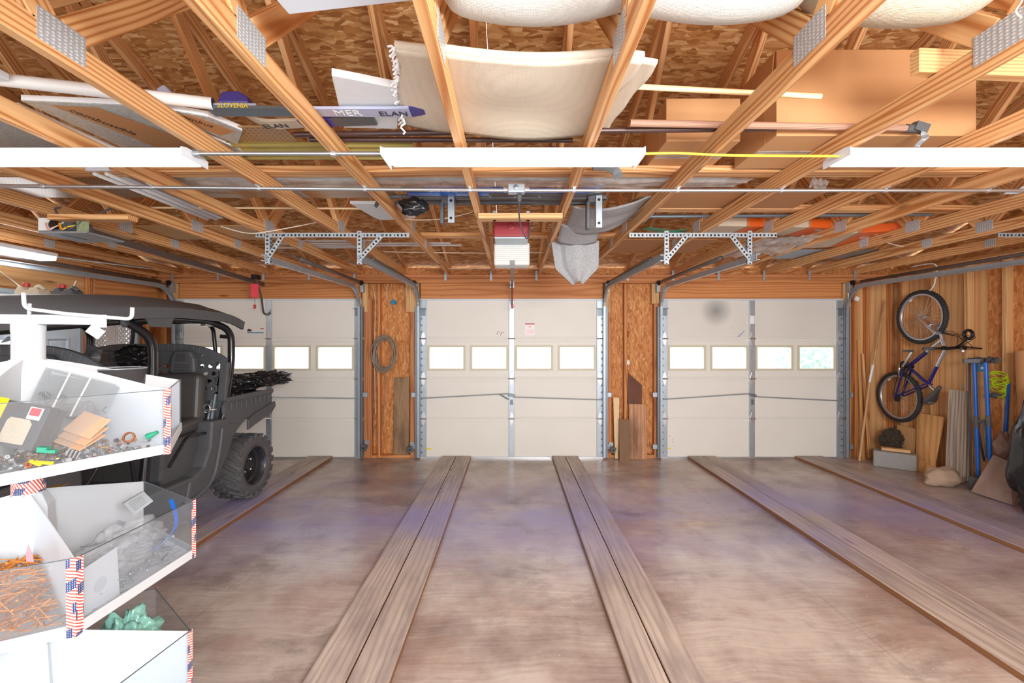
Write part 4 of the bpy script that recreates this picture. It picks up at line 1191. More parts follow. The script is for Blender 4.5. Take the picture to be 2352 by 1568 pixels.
# plastic film over boards
def film_sheet(name, pts4, amt, label, mat='film', seed=0, nu=40, nv=14):
    a, b, c, d = [Vector(p) for p in pts4]
    m = MB()
    def fn(u, v):
        p = a * (1 - u) * (1 - v) + b * u * (1 - v) + c * u * v + d * (1 - u) * v
        return p + Vector((0, 0, amt * (noise.noise(Vector((u * 7, v * 3, seed))) + .6 * noise.noise(Vector((u * 19 + v * 5, v * 8, seed))))))
    m.grid(fn, nu, nv); return tag(m.build(name, M[mat], None, smooth=True), label, 'plastic sheet')
z = ZA + .012
film_sheet('plastic_film', [(-2.02, 2.66, z), (1.50, 2.66, z), (1.42, 2.83, z), (-1.95, 2.84, z)], .012, 'long strip of clear plastic film behind the conduit', nu=90)
panel('melamine_strip', -1.98, 1.36, 2.67, 2.81, ZA + .040, .006, 'lamp_white', 'long white panel showing through the plastic film', 'board')
film_sheet('plastic_film', [(2.21, 3.95, z - .07), (2.75, 3.8, z - .07), (2.75, 4.55, z - .09), (2.21, 4.75, z - .09)], .03, 'crumpled clear plastic sheet beside the orange flooring boxes', seed=8)
film_sheet('plastic_film', [(1.83, 2.66, z), (1.93, 2.66, z - .02), (1.96, 2.74, z - .05), (1.86, 2.74, z - .03)], .02, 'crumpled scrap of clear plastic by the flat brace', seed=3, nu=12, nv=8)

# black carrier bars with clamps
rk = thing('roof_carrier', 'black carrier bars with grey clamps lying across the trusses', 'roof carrier', (-.1, 2.95, ZA))
for y, z in ((3.04, ZA + .016), (3.15, ZA + .016)):
    m = MB(); m.beam((-.76, y - .01, z), (.66, y + .01, z), .045, .028); m.build('bar', M['black_plastic'], rk, bevel=.006)
for (x, y, dn) in ((-.44, 3.05, .17), (.57, 3.03, .21)):
    m = MB(); m.bb(x - .05, x + .05, y - .04, y + .04, ZA - .03, ZA + .03); m.bb(x - .058, x - .034, y - .03, y + .03, ZA - dn, ZA - .02); m.build('foot', M['black_plastic'], rk, bevel=.006)
    m = MB(); m.bb(x + .0, x + .045, y - .055, y - .035, ZA - dn, ZA + .01); m.bb(x + .005, x + .04, y - .02, y + .02, ZA - dn * .9, ZA - .03)
    k = m.build('clamp', M['galv'], rk, bevel=.003)
    m = MB(); m.lathe([(.010, 0), (.008, .004)], (x + .022, y - .055, ZA - .02), (0, -1, 0), 10); m.lathe([(.010, 0), (.008, .004)], (x + .022, y - .055, ZA - dn + .03), (0, -1, 0), 10); m.build('bolt', M['black_iron'], k)
for i in range(5):
    m = MB(); m.lathe([(.010, 0), (.008, .006)], (-.15 + .17 * i, 3.015, ZA + .016), (0, -.6, -1), 10); m.build('bolt', M['silver'], rk)
for i, (a, b, c) in enumerate(((-.76, -.84, -.92), (-.74, -.80, -.87))):
    m = MB(); m.tube(smooth_path([(a, 3.03 + .1 * i, ZA + .02), (b, 3.02 + .1 * i, ZA + .01), (c, 3.02 + .1 * i, ZA - .02), (c - .02, 3.02 + .1 * i, ZA - .06)]), [.014] * 22 + [.012, .010, .006], 8); m.build('hook_arm', M['black_plastic'], rk, smooth=True)
bg = MB(); bg.blob((-.66, 2.95, ZA - .075), (.09, .06, .055), 3, .5, 3); tag(bg.build('plastic_bag', M['black_gloss'], None, smooth=True), 'black plastic bag hanging from the carrier bars', 'bag')
bg = MB(); bg.blob((-.05, 3.09, ZA + .07), (.16, .05, .03), 6, .5, 3); tag(bg.build('strap_bundle', M['black_plastic'], None, smooth=True), 'dark strap bundle on top of the carrier bars', 'strap')
# curved blade hanging behind the strip light
hb = thing('hockey_stick', 'black stick with curved blade poking below the trusses', 'stick', (.55, 2.35, ZA))
m = MB(); m.tube(smooth_path([(.20, 2.30, ZA + .03), (.42, 2.34, ZA + .01), (.50, 2.40, ZA - .01)]), .012, 8); m.build('shaft', M['black_plastic'], hb, smooth=True)
m = MB()
pts = smooth_path([P(1362, 380, 2.40), P(1390, 381, 2.42), P(1412, 390, 2.44), P(1421, 408, 2.45)], 6)
for a_, b_ in zip(pts, pts[1:]): m.beam(a_, b_ + (b_ - a_) * .3, .008, .05, (0, 0.3, -1))
m.build('blade', M['black_plastic'], hb)

# cartons
def carton(label, x0, x1, y0, y1, z, h, mat='cardboard', flap=True, rz=0.0):
    t = thing('carton', label, 'cardboard box', ((x0 + x1) / 2, (y0 + y1) / 2, z), (0, 0, rz), group='cartons on the trusses')
    w, d = x1 - x0, y1 - y0
    m = MB(); m.box((0, 0, h / 2), (w, d, h)); m.build('box_body', M[mat], t, local=True, bevel=.004, seg=2)
    m = MB(); m.bb(-w / 2 + .005, w / 2 - .005, -.03, .03, -.0015, .0); m.build('packing_tape', M['film'], t, local=True)
    m = MB(); m.bb(-w / 2 + .01, w / 2 - .01, -.002, .002, -.0025, .0); m.bb(-w / 2 - .0015, -w / 2, -d * .25 - .002, -d * .25 + .002, 0, h); m.build('flap_seam', M['cardboard_dark'], t, local=True)
    if flap:
        m = MB(); m.box((-w / 2 - .012, -d / 2 + .10, h * .80), (.006, .18, h * .36), (0, .09, 0)); m.build('torn_flap', M['cardboard'], t, local=True)
    return t
carton('huge cardboard carton lying on the trusses above a strip light', 1.27, 2.23, 2.10, 2.50, ZA + .002, .415)
carton('smaller cardboard carton half hidden beside the huge carton', .79, 1.17, 2.24, 2.60, ZA + .040, .22, 'cardboard', False)
panel('cardboard_sheet', .85, 2.10, 2.88, 3.30, ZA + .008, .006, 'cardboard_dark', 'flat cardboard sheet above the steel hanger, behind the film', 'cardboard')
panel('cardboard_sheet', .95, 2.0, 4.25, 4.90, ZA + .004, .006, 'cardboard_dark', 'flat cardboard sheet near the third door, above its tracks', 'cardboard')
panel('plywood_sheet', -4.45, -2.1, 3.75, 4.25, ZA + .004, .010, 'lumber', 'long pale plywood sheet beyond the bare motor opener', 'plywood')

def flooring_box(x, y, z, rz, w, d, label, text):
    t = thing('flooring_box', label, 'flooring box', (x, y, z), (0, 0, rz), group='orange flooring boxes')
    h = .07
    m = MB(); m.box((0, 0, h / 2), (w, d, h)); m.build('box_body', M['cardboard_dark'], t, local=True, bevel=.004)
    m = MB(); m.box((w * .30, 0, h / 2), (w * .41, d + .003, h + .003)); s = m.build('printed_sleeve', M['orange_box'], t, local=True, bevel=.004)
    m = MB(); m.box((-w * .22, 0, h / 2), (w * .55, d + .002, h + .002)); m.build('picture_sleeve', M['carpet_tan'], t, local=True, bevel=.003)
    if text:
        WM[t.name] = bpy.data.objects[t.name].matrix_world.copy() if False else WM[t.name]
        W = WM[t.name]
        rt = W.to_3x3()
        writing('PERGO', .065, W @ Vector((w * .44, -d * .18, -.003)), rt @ Vector((-1, 0, 0)), rt @ Vector((0, 1, 0)), M['white_ink'], t)
        writing('Global', .05, W @ Vector((w * .44, -d * .32, -.003)), rt @ Vector((-1, 0, 0)), rt @ Vector((0, 1, 0)), M['white_ink'], t)
        for k in range(5):
            m = MB(); m.box((w * .30, d * .14 + k * .022, -.0025), (.12, .006, .001)); m.build('print_line', M['white_ink'], s, local=True)
    return t
flooring_box(3.18, 4.28, ZA + .0, -.28, .80, .62, 'orange ended flooring box lying furthest out over the trusses', True)
flooring_box(2.52, 3.92, ZA + .0, .10, .46, .30, 'orange flooring box with blue patch under clear plastic', False)
flooring_box(1.98, 3.92, ZA + .002, .05, .46, .34, 'plain orange flooring box beside the green scraps', False)
m = MB(); c = P(1879, 523, 3.86); m.box(c, (.055, .004, .045)); ob = m.build('blue_patch', plain('cyan', (40, 196, 222), .4), bpy.data.objects['flooring_box.001'])
for i, (x, y, rz) in enumerate(((1.36, 3.95, .3), (1.50, 4.0, -.5))):
    m = MB(); m.box((x, y, ZA + .012 + i * .01), (.36, .12, .005), (.10, .06, rz)); tag(m.build('green_board', M['green'], None), ['green board scrap lying flat near the slotted hanger', 'green board scrap lying crosswise on the other'][i], 'board')

# dowels and poles
pipe('wooden_dowel', [(.30, 1.76, ZA + .05), (1.27, 1.80, ZA + .022)], .011, 'pale_lath', 'pale wooden dowel ending in front of the huge carton', 'dowel')
gp = thing('wooden_pole', 'grey wooden pole with black taped end above a strip light', 'pole', (1.2, 2.02, ZA))
m = MB(); m.tube([(.54, 2.006, ZA + .016), (1.94, 2.06, ZA + .016)], .016, 12); m.build('shaft', M['pole_grey'], gp, smooth=True, angle=50)
m = MB(); m.tube([(1.85, 2.056, ZA + .016), (1.93, 2.06, ZA + .016)], .019, 12); m.box((1.91, 2.05, ZA + .016), (.06, .038, .038), (.2, .3, 0)); m.build('black_tape', M['black_plastic'], gp)
m = MB(); m.grid(lambda u, v: (1.90 + .03 * v - .02 * u + .01 * math.sin(u * 5), 2.03 + .01 * math.sin(u * 7 + v), ZA - .070 * u - .008), 10, 3); m.build('loose_tape', M['galv'], gp, solid=.002)
pipe('curtain_rod', [(-1.05, 2.115, ZA + .015), (1.24, 2.055, ZA + .015)], .013, 'brown_metal', 'brown metal rod lying along the rear edge of the folded carpet', 'rod')
pipe('curtain_rod', [(-1.0, 2.16, ZA + .012), (.30, 2.17, ZA + .012)], .012, 'brown_metal', 'second brown rod beside the small pegboard', 'rod')
pipe('steel_pipe', [(1.0, 3.50, ZA + .014), (3.30, 3.44, ZA + .014)], .014, 'galv_dark', 'long dull steel pipe above the orange flooring boxes', 'pipe')
pipe('thin_stick', [(-2.75, 3.24, ZA + .006), (-.95, 3.28, ZA + .010)], .008, 'pale_lath', 'thin pale stick above the slotted hanger', 'stick')
for i, (x0, x1, y) in enumerate(((-2.42, -.62, 4.44), (-2.30, -.52, 4.55), (-2.52, -1.45, 4.66), (-2.2, -1.3, 4.36))):
    m = MB(); m.beam((x0, y, ZA + .004 + .003 * i), (x1, y - .03, ZA + .004 + .003 * i), .05, .006)
    tag(m.build('siding_strip', M['white_paint'], None), ['white trim strip furthest towards the camera side of the stack by the opener', 'white trim strip reaching closest to the white ribbed opener', 'short white trim strip nearest the first door', 'narrow white trim strip in front of the other strips'][i], 'trim strip', 'white trim strips')
# old tube fixtures
of = thing('tube_fixture', 'old white tube fixture lying lengthwise below the pegboard', 'light fixture', (-2.46, 2.9, ZA))
m = MB(); m.prism([(-.075, 0), (.075, 0), (.05, .05), (-.05, .05)], 1.0, Matrix(((1, 0, 0, -2.40), (0, 0, 1, 2.53), (0, 1, 0, ZA + .004), (0, 0, 0, 1)))); m.build('reflector', M['lamp_white'], of, bevel=.004)
for dx in (-.035, .035):
    m = MB(); m.tube([(-2.40 + dx, 2.55, ZA - .006), (-2.40 + dx, 3.50, ZA - .006)], .012, 10); m.build('glass_tube', M['white_plastic'], of, smooth=True)
# hung strip light along the entry wall
hf = thing('wall_strip_light', 'glowing ribbed strip light along the entry door wall', 'light fixture', (-4.42, 3.7, 2.36))
m = MB(); m.bb(-4.36, -4.20, 2.95, 4.05, 2.335, 2.37); m.build('housing', M['lamp_white'], hf, bevel=.003)
m = MB(); m.bb(-4.355, -4.205, 2.96, 4.04, 2.30, 2.335); m.build('diffuser', emit('diffuser_dim', (255, 255, 255), 28.0), hf, bevel=.008)
pipe('conduit', [(-4.28, 4.05, 2.35), (-4.28, 5.2, 2.42)], .011, 'emt', 'conduit from the ribbed strip light towards the first door', 'conduit')
# felt
ft = thing('felt_mat', 'grey felt mat hanging between two trusses near the third door', 'felt', (.6, 3.5, ZA))
def feltA(u, v):
    x = .44 + .62 * u; y = 3.05 + .55 * v - .1 * u
    return (x, y + .1 * (1 - u), ZA + .016 + sag(x, .11) * (.6 + .4 * v) + .01 * noise.noise(Vector((u * 4, v * 4, 1))))
m = MB(); m.grid(feltA, 26, 20); m.build('lying_fold', M['felt'], ft, smooth=True, solid=.012)
m = MB()
def feltB(u, v):
    w = .42 * (1 - .15 * v) if v < .62 else .42 * .907 * (1 - (v - .62) / .38 * .80)
    x = .56 + (u - .5) * w + .03 * v
    zt = ZA - .10 - .38 * v
    return (x, 3.86 + .02 * math.sin(u * 9) + .03 * v + (.04 if u < .25 else 0), zt + .03 * math.sin(u * 3))
m.grid(feltB, 24, 22); m.build('hanging_fold', M['felt'], ft, smooth=True, solid=.010)
m = MB(); m.grid(lambda u, v: (.40 + .34 * u, 3.58 + .28 * v, ZA - .02 - .09 * v - .03 * math.sin(PI * u)), 10, 8); m.build('joining_fold', M['felt'], ft, smooth=True, solid=.010)

# loose wires
def wire(pts, label, r=.004, mat='wire_white'):
    return pipe('loose_wire', smooth_path(pts), r, mat, label, 'wire', 'white wires stapled among the trusses', 6)
wire([P(508, 520, 3.5), P(560, 534, 3.5), P(600, 534, 3.5), P(680, 520, 3.55), P(740, 508, 3.6)], 'white wire looping above the steel hanger, first door side')
wire([P(905, 500, 3.4), P(960, 505, 3.4), P(1020, 502, 3.4), P(1085, 487, 3.4)], 'white wire drooping beside the white ribbed opener')
wire([P(880, 578, 4.6), P(1000, 580, 4.65), P(1120, 581, 4.7), P(1250, 580, 4.7)], 'white wire running straight behind the white ribbed opener')
wire([P(1030, 617, 5.4), P(1120, 617, 5.4), P(1230, 617, 5.4), P(1290, 610, 5.4)], 'white wire nearest the middle door, under the roof edge')
wire([P(0, 623, 4.05), P(30, 645, 4.1), P(58, 668, 4.15)], 'white wire sloping down the entry door wall', .005)
wire([P(175, 644, 4.5), P(165, 665, 4.5), P(150, 685, 4.5)], 'white wire curving behind the vehicle roof', .005)
wire([P(1980, 552, 4.2), P(2030, 556, 4.2), P(2055, 562, 4.2), P(2075, 566, 4.2)], 'short white wire under the trusses by the bicycle wall')
# ------------------------------------------------------------------ utility vehicle
UC = -3.25
ut = thing('utility_vehicle', 'black four seat utility vehicle with hard roof, parked before the first door', 'utility vehicle', (UC, 2.9, .038))
def mir(p): return (2 * UC - p[0], p[1], p[2])
YZ = lambda x: Matrix(((0, 0, 1, x), (1, 0, 0, 0), (0, 1, 0, 0), (0, 0, 0, 1)))
# wheels
def wheel(x, y, out):
    r, w = .308, .27
    c = (x - out * w / 2, y, .038 + r)
    ax = (out, 0, 0)
    m = MB()
    h = w / 2
    m.lathe([(.175, -h * .8), (.20, -h * .98), (.245, -h * 1.02), (.278, -h * .92), (.292, -h * .7), (.296, 0), (.292, h * .7), (.278, h * .92), (.245, h * 1.02), (.20, h * .98), (.175, h * .8)], c, ax, 48, caps=False)
    t = m.build('tyre', M['rubber'], ut, smooth=True, angle=50)
    m = MB()
    for k in range(20):
        for sg in (1, -1):
            a = 2 * PI * (k + (.5 if sg > 0 else 0)) / 20
            rad = Vector((0, math.cos(a), math.sin(a))); tg = Vector((0, -math.sin(a), math.cos(a)))
            Mx = Matrix((Vector((1, 0, 0)) + tg * .45 * sg, tg, rad)).transposed()
            Mx = Matrix([list(r_) for r_ in Mx])
            e1 = (Vector((1, 0, 0)) + tg * .5 * sg).normalized(); e2 = rad.cross(e1)
            m.box(Vector(c) + rad * .296 + Vector((sg * w * .25, 0, 0)), (w * .50, .030, .026), Matrix((e1, e2, rad)).transposed())
            m.box(Vector(c) + rad * .276 + Vector((sg * h * .93, 0, 0)) + tg * .05, (.022, .034, .05), Matrix((Vector((1, 0, 0)), tg, rad)).transposed())
    m.build('tread_lug', M['rubber'], t, bevel=.004, seg=1)
    m = MB()
    m.lathe([(.182, h * .86), (.176, h * .80), (.168, h * .40), (.150, h * .30), (.146, h * .05), (.10, h * .10), (.085, h * .28), (.05, h * .30), (.045, h * .42), (.0, h * .44)], c, ax, 36, caps=False)
    m.lathe([(.182, h * .86), (.188, h * .90), (.178, h * .93), (.172, h * .86)], c, ax, 36, closed=True)
    rm = m.build('rim', M['rim_black'], ut, smooth=True, angle=35)
    m = MB()
    for k in range(4):
        a = PI / 4 + k * PI / 2
        m.lathe([(.013, 0), (.013, .02), (.008, .026)], Vector(c) + Vector((out * h * .22, .07 * math.cos(a), .07 * math.sin(a))), ax, 6)
    m.build('lug_nut', M['chrome'], rm)
for y in (4.285, 1.42):
    wheel(-2.50, y, 1); wheel(2 * UC + 2.50, y, -1)
m = MB()
for y in (4.285, 1.42): m.tube([(-3.8, y, .35), (-2.7, y, .35)], .03, 10)
m.bb(-3.6, -2.9, 1.3, 4.5, .30, .38); m.build('chassis', M['black_iron'], ut)
# tub and sills
m = MB(); m.bb(-3.92, -2.60, 1.72, 3.92, .345, .385); m.build('floor_pan', M['black_plastic'], ut, bevel=.01)
for x0, x1 in ((-2.66, -2.555), (-3.945, -3.84)):
    m = MB(); m.prism([(1.62, .42), (1.74, .31), (3.36, .285), (3.56, .315), (3.68, .42), (3.60, .47), (3.40, .47), (1.80, .455)], x1 - x0, YZ(x0)); m.build('sill', M['black_plastic'], ut, bevel=.018, seg=3)
# rear fenders
for x0, x1 in ((-2.80, -2.545), (-3.955, -3.70)):
    m = MB(); m.prism([(3.42, .295), (3.50, .29), (3.66, .33), (3.82, .40), (3.93, .53), (4.0, .68), (4.10, .76), (4.04, .80), (3.96, .815), (3.90, .87), (3.72, .88), (3.70, .66), (3.62, .52), (3.46, .44)], x1 - x0, YZ(x0)); m.build('rear_fender', M['black_plastic'], ut, bevel=.02, seg=3)
for x in (-2.542, -3.958):
    m = MB(); m.tube(smooth_path([(x, 3.40, .30), (x, 3.56, .31), (x, 3.72, .40), (x, 3.80, .60), (x, 3.84, .80)]), .018, 8); m.build('fender_ridge', M['black_plastic'], ut, smooth=True)
# seat boxes and seats
def seat_row(y, perforated_back):
    m = MB(); m.prism([(y - .02, .385), (y - .08, .50), (y - .05, .78), (y + .52, .80), (y + .55, .385)], 1.20, YZ(-3.85)); m.build('seat_box', M['black_plastic'], ut, bevel=.02, seg=2)
    m = MB(); m.box((UC, y + .20, .845), (1.18, .46, .12), (.06, 0, 0)); m.build('seat_cushion', M['black_soft'], ut, bevel=.045, seg=4)
    for xx in (-3.56, -2.945):
        m = MB(); m.box((xx, y + .42, 1.07), (.56, .13, .42), (-.14, 0, 0), taper=(.9, .85)); m.build('backrest', M['black_soft'], ut, bevel=.05, seg=4)
    # moulded back shell with a pattern of openings
    zc = y + .52
    m = MB(); ce = .078; x0, x1, z0, z1 = -3.88, -2.645, 1.02, 1.49
    def hexa(cx, cz, r): return [(cx + r * math.cos(PI / 6 + k * PI / 3), cz + r * math.sin(PI / 6 + k * PI / 3)) for k in range(6)]
    R0 = ce / math.sqrt(3)
    rows = int((z1 - z0) / (R0 * 1.5)); cols = int((x1 - x0) / ce)
    def top(x): return z1 - .0 - .10 * abs((x - UC) / .62) ** 4
    for j in range(rows + 1):
        for i in range(cols + 1):
            cx = x0 + ce * (i + (.5 if j % 2 else 0)); cz = z0 + R0 + j * R0 * 1.5
            if cx > x1 or cz > top(cx): continue
            o = hexa(cx, cz, R0); hole = 1 <= j <= 4 and 1 <= i
            lean = lambda z: zc + (z - 1.0) * .10
            if hole:
                q = [(cx + .030 * math.cos(PI / 6 + k * PI / 3), cz + .021 * math.sin(PI / 6 + k * PI / 3)) for k in range(6)]
                m.add([(a, lean(b), b) for a, b in o] + [(a, lean(b), b) for a, b in q], [(k, (k + 1) % 6, 6 + (k + 1) % 6, 6 + k) for k in range(6)])
            else: m.add([(a, lean(b), b) for a, b in o], [tuple(range(6))])
    s = m.build('seat_shell', M['black_plastic'], ut, solid=.022)
    m = MB(); pts = [Vector((x0 - .03 + (x1 - x0 + .09) * k / 24, lean(1.45), top(x0 - .03 + (x1 - x0 + .09) * k / 24) + .012)) for k in range(25)]
    pts = [Vector((pts[0].x, lean(1.05), 1.05))] + pts + [Vector((pts[-1].x, lean(1.05), 1.05))]
    for p, q in zip(pts, pts[1:]): m.beam(p, q + (q - p) * .08, .034, .07, (0, 0, 1) if abs(p.x - q.x) > .005 else (1, 0, 0))
    m.build('shell_border', M['black_plastic'], s, bevel=.006)
    for xx in (-3.585, -2.905):
        m = MB(); m.prism([(-.115, -.10), (.115, -.10), (.105, .03), (.07, .10), (-.07, .10), (-.105, .03)], .075, Matrix(((1, 0, 0, xx), (0, 0, 1, zc - .055), (0, 1, 0, 1.375), (0, 0, 0, 1)))); h = m.build('headrest', M['black_plastic'], ut, bevel=.022, seg=3)
        m = MB(); m.prism([(-.05, -.01), (.05, -.01), (.04, .055), (-.04, .055)], .012, Matrix(((1, 0, 0, xx), (0, 0, 1, zc - .063), (0, 1, 0, 1.39), (0, 0, 0, 1))))
        for k in range(3): m.bb(xx - .065, xx + .065, zc - .062, zc - .05, 1.30 + k * .022, 1.309 + k * .022)
        m.build('headrest_pad', M['black_soft'], h, bevel=.004)
seat_row(3.38, True); seat_row(2.18, True)
# cargo bed
m = MB(); x0, x1, y0, y1, z0, z1 = -3.93, -2.57, 3.93, 4.66, .80, 1.045
m.bb(x0, x1, y0, y1, z0, z0 + .03); m.bb(x0, x1, y0, y0 + .03, z0, z1)
prof = [(y0 - .01, .70), (y0 + .14, .72), (y0 + .28, .80), (y1 + .02, .90), (y1 + .04, 1.02), (y1, z1), (y0 + .02, z1), (y0 - .03, .98)]
m.prism(prof, .035, YZ(x1 - .03)); m.prism(prof, .035, YZ(x0 - .005))
bed = m.build('cargo_bed', M['black_plastic'], ut, bevel=.012, seg=2)
m = MB(); m.bb(x0, x1, y1 - .005, y1 + .03, z0 + .05, z1 - .01); m.build('tailgate', M['black_plastic'], ut, bevel=.01)
for x in (x1 + .008, x0 - .012):
    m = MB()
    m.prism([(y0, 1.005), (y1 + .035, 1.015), (y1 + .02, 1.055), (y0, 1.055)], .016, YZ(x - .006))
    m.prism([(y0 + .30, .80), (y0 + .42, .845), (y1 + .05, .915), (y1 + .06, .86), (y1 - .02, .80), (y0 + .40, .73), (y0 + .30, .70)], .022, YZ(x - .006))
    m.build('bed_flange', M['black_plastic'], bed, bevel=.006)
for k in range(9):
    m = MB(); m.bb(x1 - .02, x1 + .014, y0 + .06 + k * .075, y0 + .075 + k * .075, .93, 1.005); m.build('bed_rib', M['black_plastic'], bed, bevel=.004)
m = MB(); m.bb(x1 - .04, x1 + .012, y1 + .01, y1 + .04, .97, 1.0); m.build('latch', M['chrome'], ut, bevel=.004)
# roof
m = MB()
def roofn(u, v):
    x = -3.99 + 1.47 * u; y = 1.55 + 2.55 * v
    e = abs(2 * u - 1)
    z = 1.775 + .095 * (1 - e ** 4) + .02 * math.sin(PI * v)
    if v > .90: z -= .055 * ((v - .90) / .10) ** 1.6
    if y < 3.4: z -= .13 * ((3.4 - y) / 1.3) ** 1.4
    if e < .72 and e > .60: z += .012
    return (x, y, z)
m.grid(roofn, 36, 30); rf = m.build('roof_shell', M['black_plastic'], ut, smooth=True, solid=.028)
m = MB()
for u in (0.0, 1.0):
    pts = [Vector(roofn(u, i / 30)) for i in range(31)]
    for a, b in zip(pts, pts[1:]): m.beam(a + Vector((0, 0, -.018)), b + Vector((0, 0, -.018)), .022, .075)
pts = [Vector(roofn(i / 20, 1.0)) for i in range(21)]
for a, b in zip(pts, pts[1:]): m.beam(a + Vector((0, -.004, -.012)), b + Vector((0, -.004, -.012)), .02, .055)
m.prism([(3.06, 1.66), (3.24, 1.66), (3.28, 1.78), (2.98, 1.78)], .012, YZ(-2.535)); m.build('roof_rim', M['black_plastic'], rf)
# cage
def cage(pts, r, nm='cage_tube', rr=.10, both=True):
    m = MB(); m.tube(round_path(pts, rr), r, 14)
    k = m.build(nm, M['black_gloss'], ut, smooth=True, angle=60)
    if both:
        m = MB(); m.tube(round_path([mir(p) for p in pts], rr), r, 14); m.build(nm, M['black_gloss'], ut, smooth=True, angle=60)
cage([(-2.595, 3.90, .78), (-2.595, 4.05, 1.36), (-2.60, 4.05, 1.66), (-2.66, 3.84, 1.735), (-2.66, 3.3, 1.735), (-2.66, 2.1, 1.60), (-2.62, 1.72, 1.05)], .030)
cage([(-2.60, 3.08, .46), (-2.60, 3.17, 1.30), (-2.60, 3.17, 1.58), (-2.66, 3.0, 1.705)], .030)
cage([(-2.66, 3.86, 1.735), (2 * UC + 2.66, 3.86, 1.735)], .026, 'cross_tube', both=False)
cage([(-2.66, 3.0, 1.70), (2 * UC + 2.66, 3.0, 1.70)], .026, 'cross_tube', both=False)
cage([(-2.66, 2.1, 1.60), (2 * UC + 2.66, 2.1, 1.60)], .026, 'cross_tube', both=False)
cage([(-2.80, 4.02, .95), (-2.84, 4.20, 1.40), (-2.87, 4.20, 1.70), (-2.98, 4.20, 1.745), (2 * UC + 2.98, 4.20, 1.745), (2 * UC + 2.87, 4.20, 1.70), (2 * UC + 2.84, 4.2, 1.40), (2 * UC + 2.80, 4.02, .95)], .018, 'rear_hoop', both=False)
m = MB(); m.box((-2.66, 4.06, 1.60), (.10, .012, .035), (0, .1, 0)); m.build('hoop_bracket', M['black_iron'], ut, bevel=.004)
m = MB(); m.lathe([(.035, -.02), (.05, 0), (.035, .02)], (-2.64, 2.98, 1.70), (1, .3, 0), 16); m.build('speaker_pod', M['black_plastic'], ut, bevel=.004)
m = MB(); m.box((-2.66, 3.86, 1.70), (.05, .18, .02)); m.build('latch_plate', M['chrome'], ut, bevel=.004)
# grab bars
cage([(-2.61, 3.33, .60), (-2.60, 3.50, .795), (-2.60, 3.74, .78), (-2.62, 3.79, .56)], .012, 'grab_bar', .05)
cage([(-2.61, 2.58, .55), (-2.60, 2.76, .785), (-2.60, 2.98, .785), (-2.62, 3.04, .56)], .012, 'grab_bar', .05)
# belts, struts
m = MB(); m.beam(P(449, 1000, 3.78), P(462, 840, 3.95), .045, .004, (0, 1, 0)); m.build('seat_belt', M['black_soft'], ut)
m = MB(); m.tube([P(442, 1005, 3.75), P(458, 835, 3.92)], .010, 8); m.tube([P(470, 1040, 3.80), P(478, 960, 3.86), P(500, 850, 4.0)], .014, 8); m.tube([P(447, 960, 3.78), P(452, 905, 3.84)], .016, 8); m.build('gas_strut', M['galv_dark'], ut, smooth=True)
m = MB(); m.tube([P(450, 935, 3.80), P(456, 895, 3.85)], .018, 8); m.build('orange_grip', M['copper'], ut)
m = MB(); m.tube([P(475, 938, 3.80) + Vector((.03 * math.cos(a), 0, .035 * math.sin(a))) for a in [k * PI / 6 for k in range(-3, 10)]], .008, 8); m.tube([P(470, 942, 3.79), P(498, 940, 3.82)], .008, 8); m.build('shackle', M['chrome'], ut, smooth=True)
m = MB(); m.box(P(446, 985, 3.78), (.035, .02, .13), (0, .12, 0)); m.build('buckle', M['galv_dark'], ut, bevel=.006)
m = MB(); m.tube([P(496, 905, 3.93), P(480, 1000, 3.85), P(478, 1060, 3.80)], .016, 8); m.build('belt_strap', M['galv_dark'], ut)
m = MB(); m.lathe([(.0, -.03), (.03, -.02), (.04, .0), (.035, .03)], P(495, 832, 4.0), (-.6, -1, .2), 14); m.build('work_lamp', M['black_plastic'], ut, smooth=True)
m = MB(); m.tube([P(486, 878, 3.95), P(489, 920, 3.94)], .012, 8); m.bb(-2.60, -2.585, 3.98, 4.02, .98, 1.02); m.build('cable_tie', M['white_plastic'], ut)
# front end (past the picture's edge)
m = MB(); m.prism([(.85, .50), (.86, .78), (1.02, .95), (1.70, 1.06), (1.86, 1.05), (1.86, .40), (1.70, .34), (1.72, .50), (1.62, .68), (1.42, .76), (1.22, .70), (1.10, .52)], 1.36, YZ(UC - .68)); m.build('hood', M['black_plastic'], ut, bevel=.03, seg=3)
m = MB(); m.bb(UC - .66, UC + .66, 1.86, 2.0, .85, 1.08); m.build('dashboard', M['black_soft'], ut, bevel=.03, seg=3)
m = MB(); m.tube([Vector((-2.93, 2.10, 1.13)) + Vector((math.cos(a), -.35 * math.sin(a), .93 * math.sin(a))) * .17 for a in [2 * PI * k / 24 for k in range(24)]], .014, 8, True); m.tube([(-2.93, 2.10, 1.13), (-2.93, 1.95, 1.05)], .02, 8); m.build('steering_wheel', M['black_soft'], ut, smooth=True)
m = MB(); m.lathe([(.03, 0), (.045, .03), (.0, .06)], P(222, 822, 2.95), (.2, -1, .1), 16); m.box(P(216, 806, 2.98), (.09, .03, .06), (0, .4, 0)); m.build('mirror_lamp', M['black_plastic'], ut, bevel=.006)

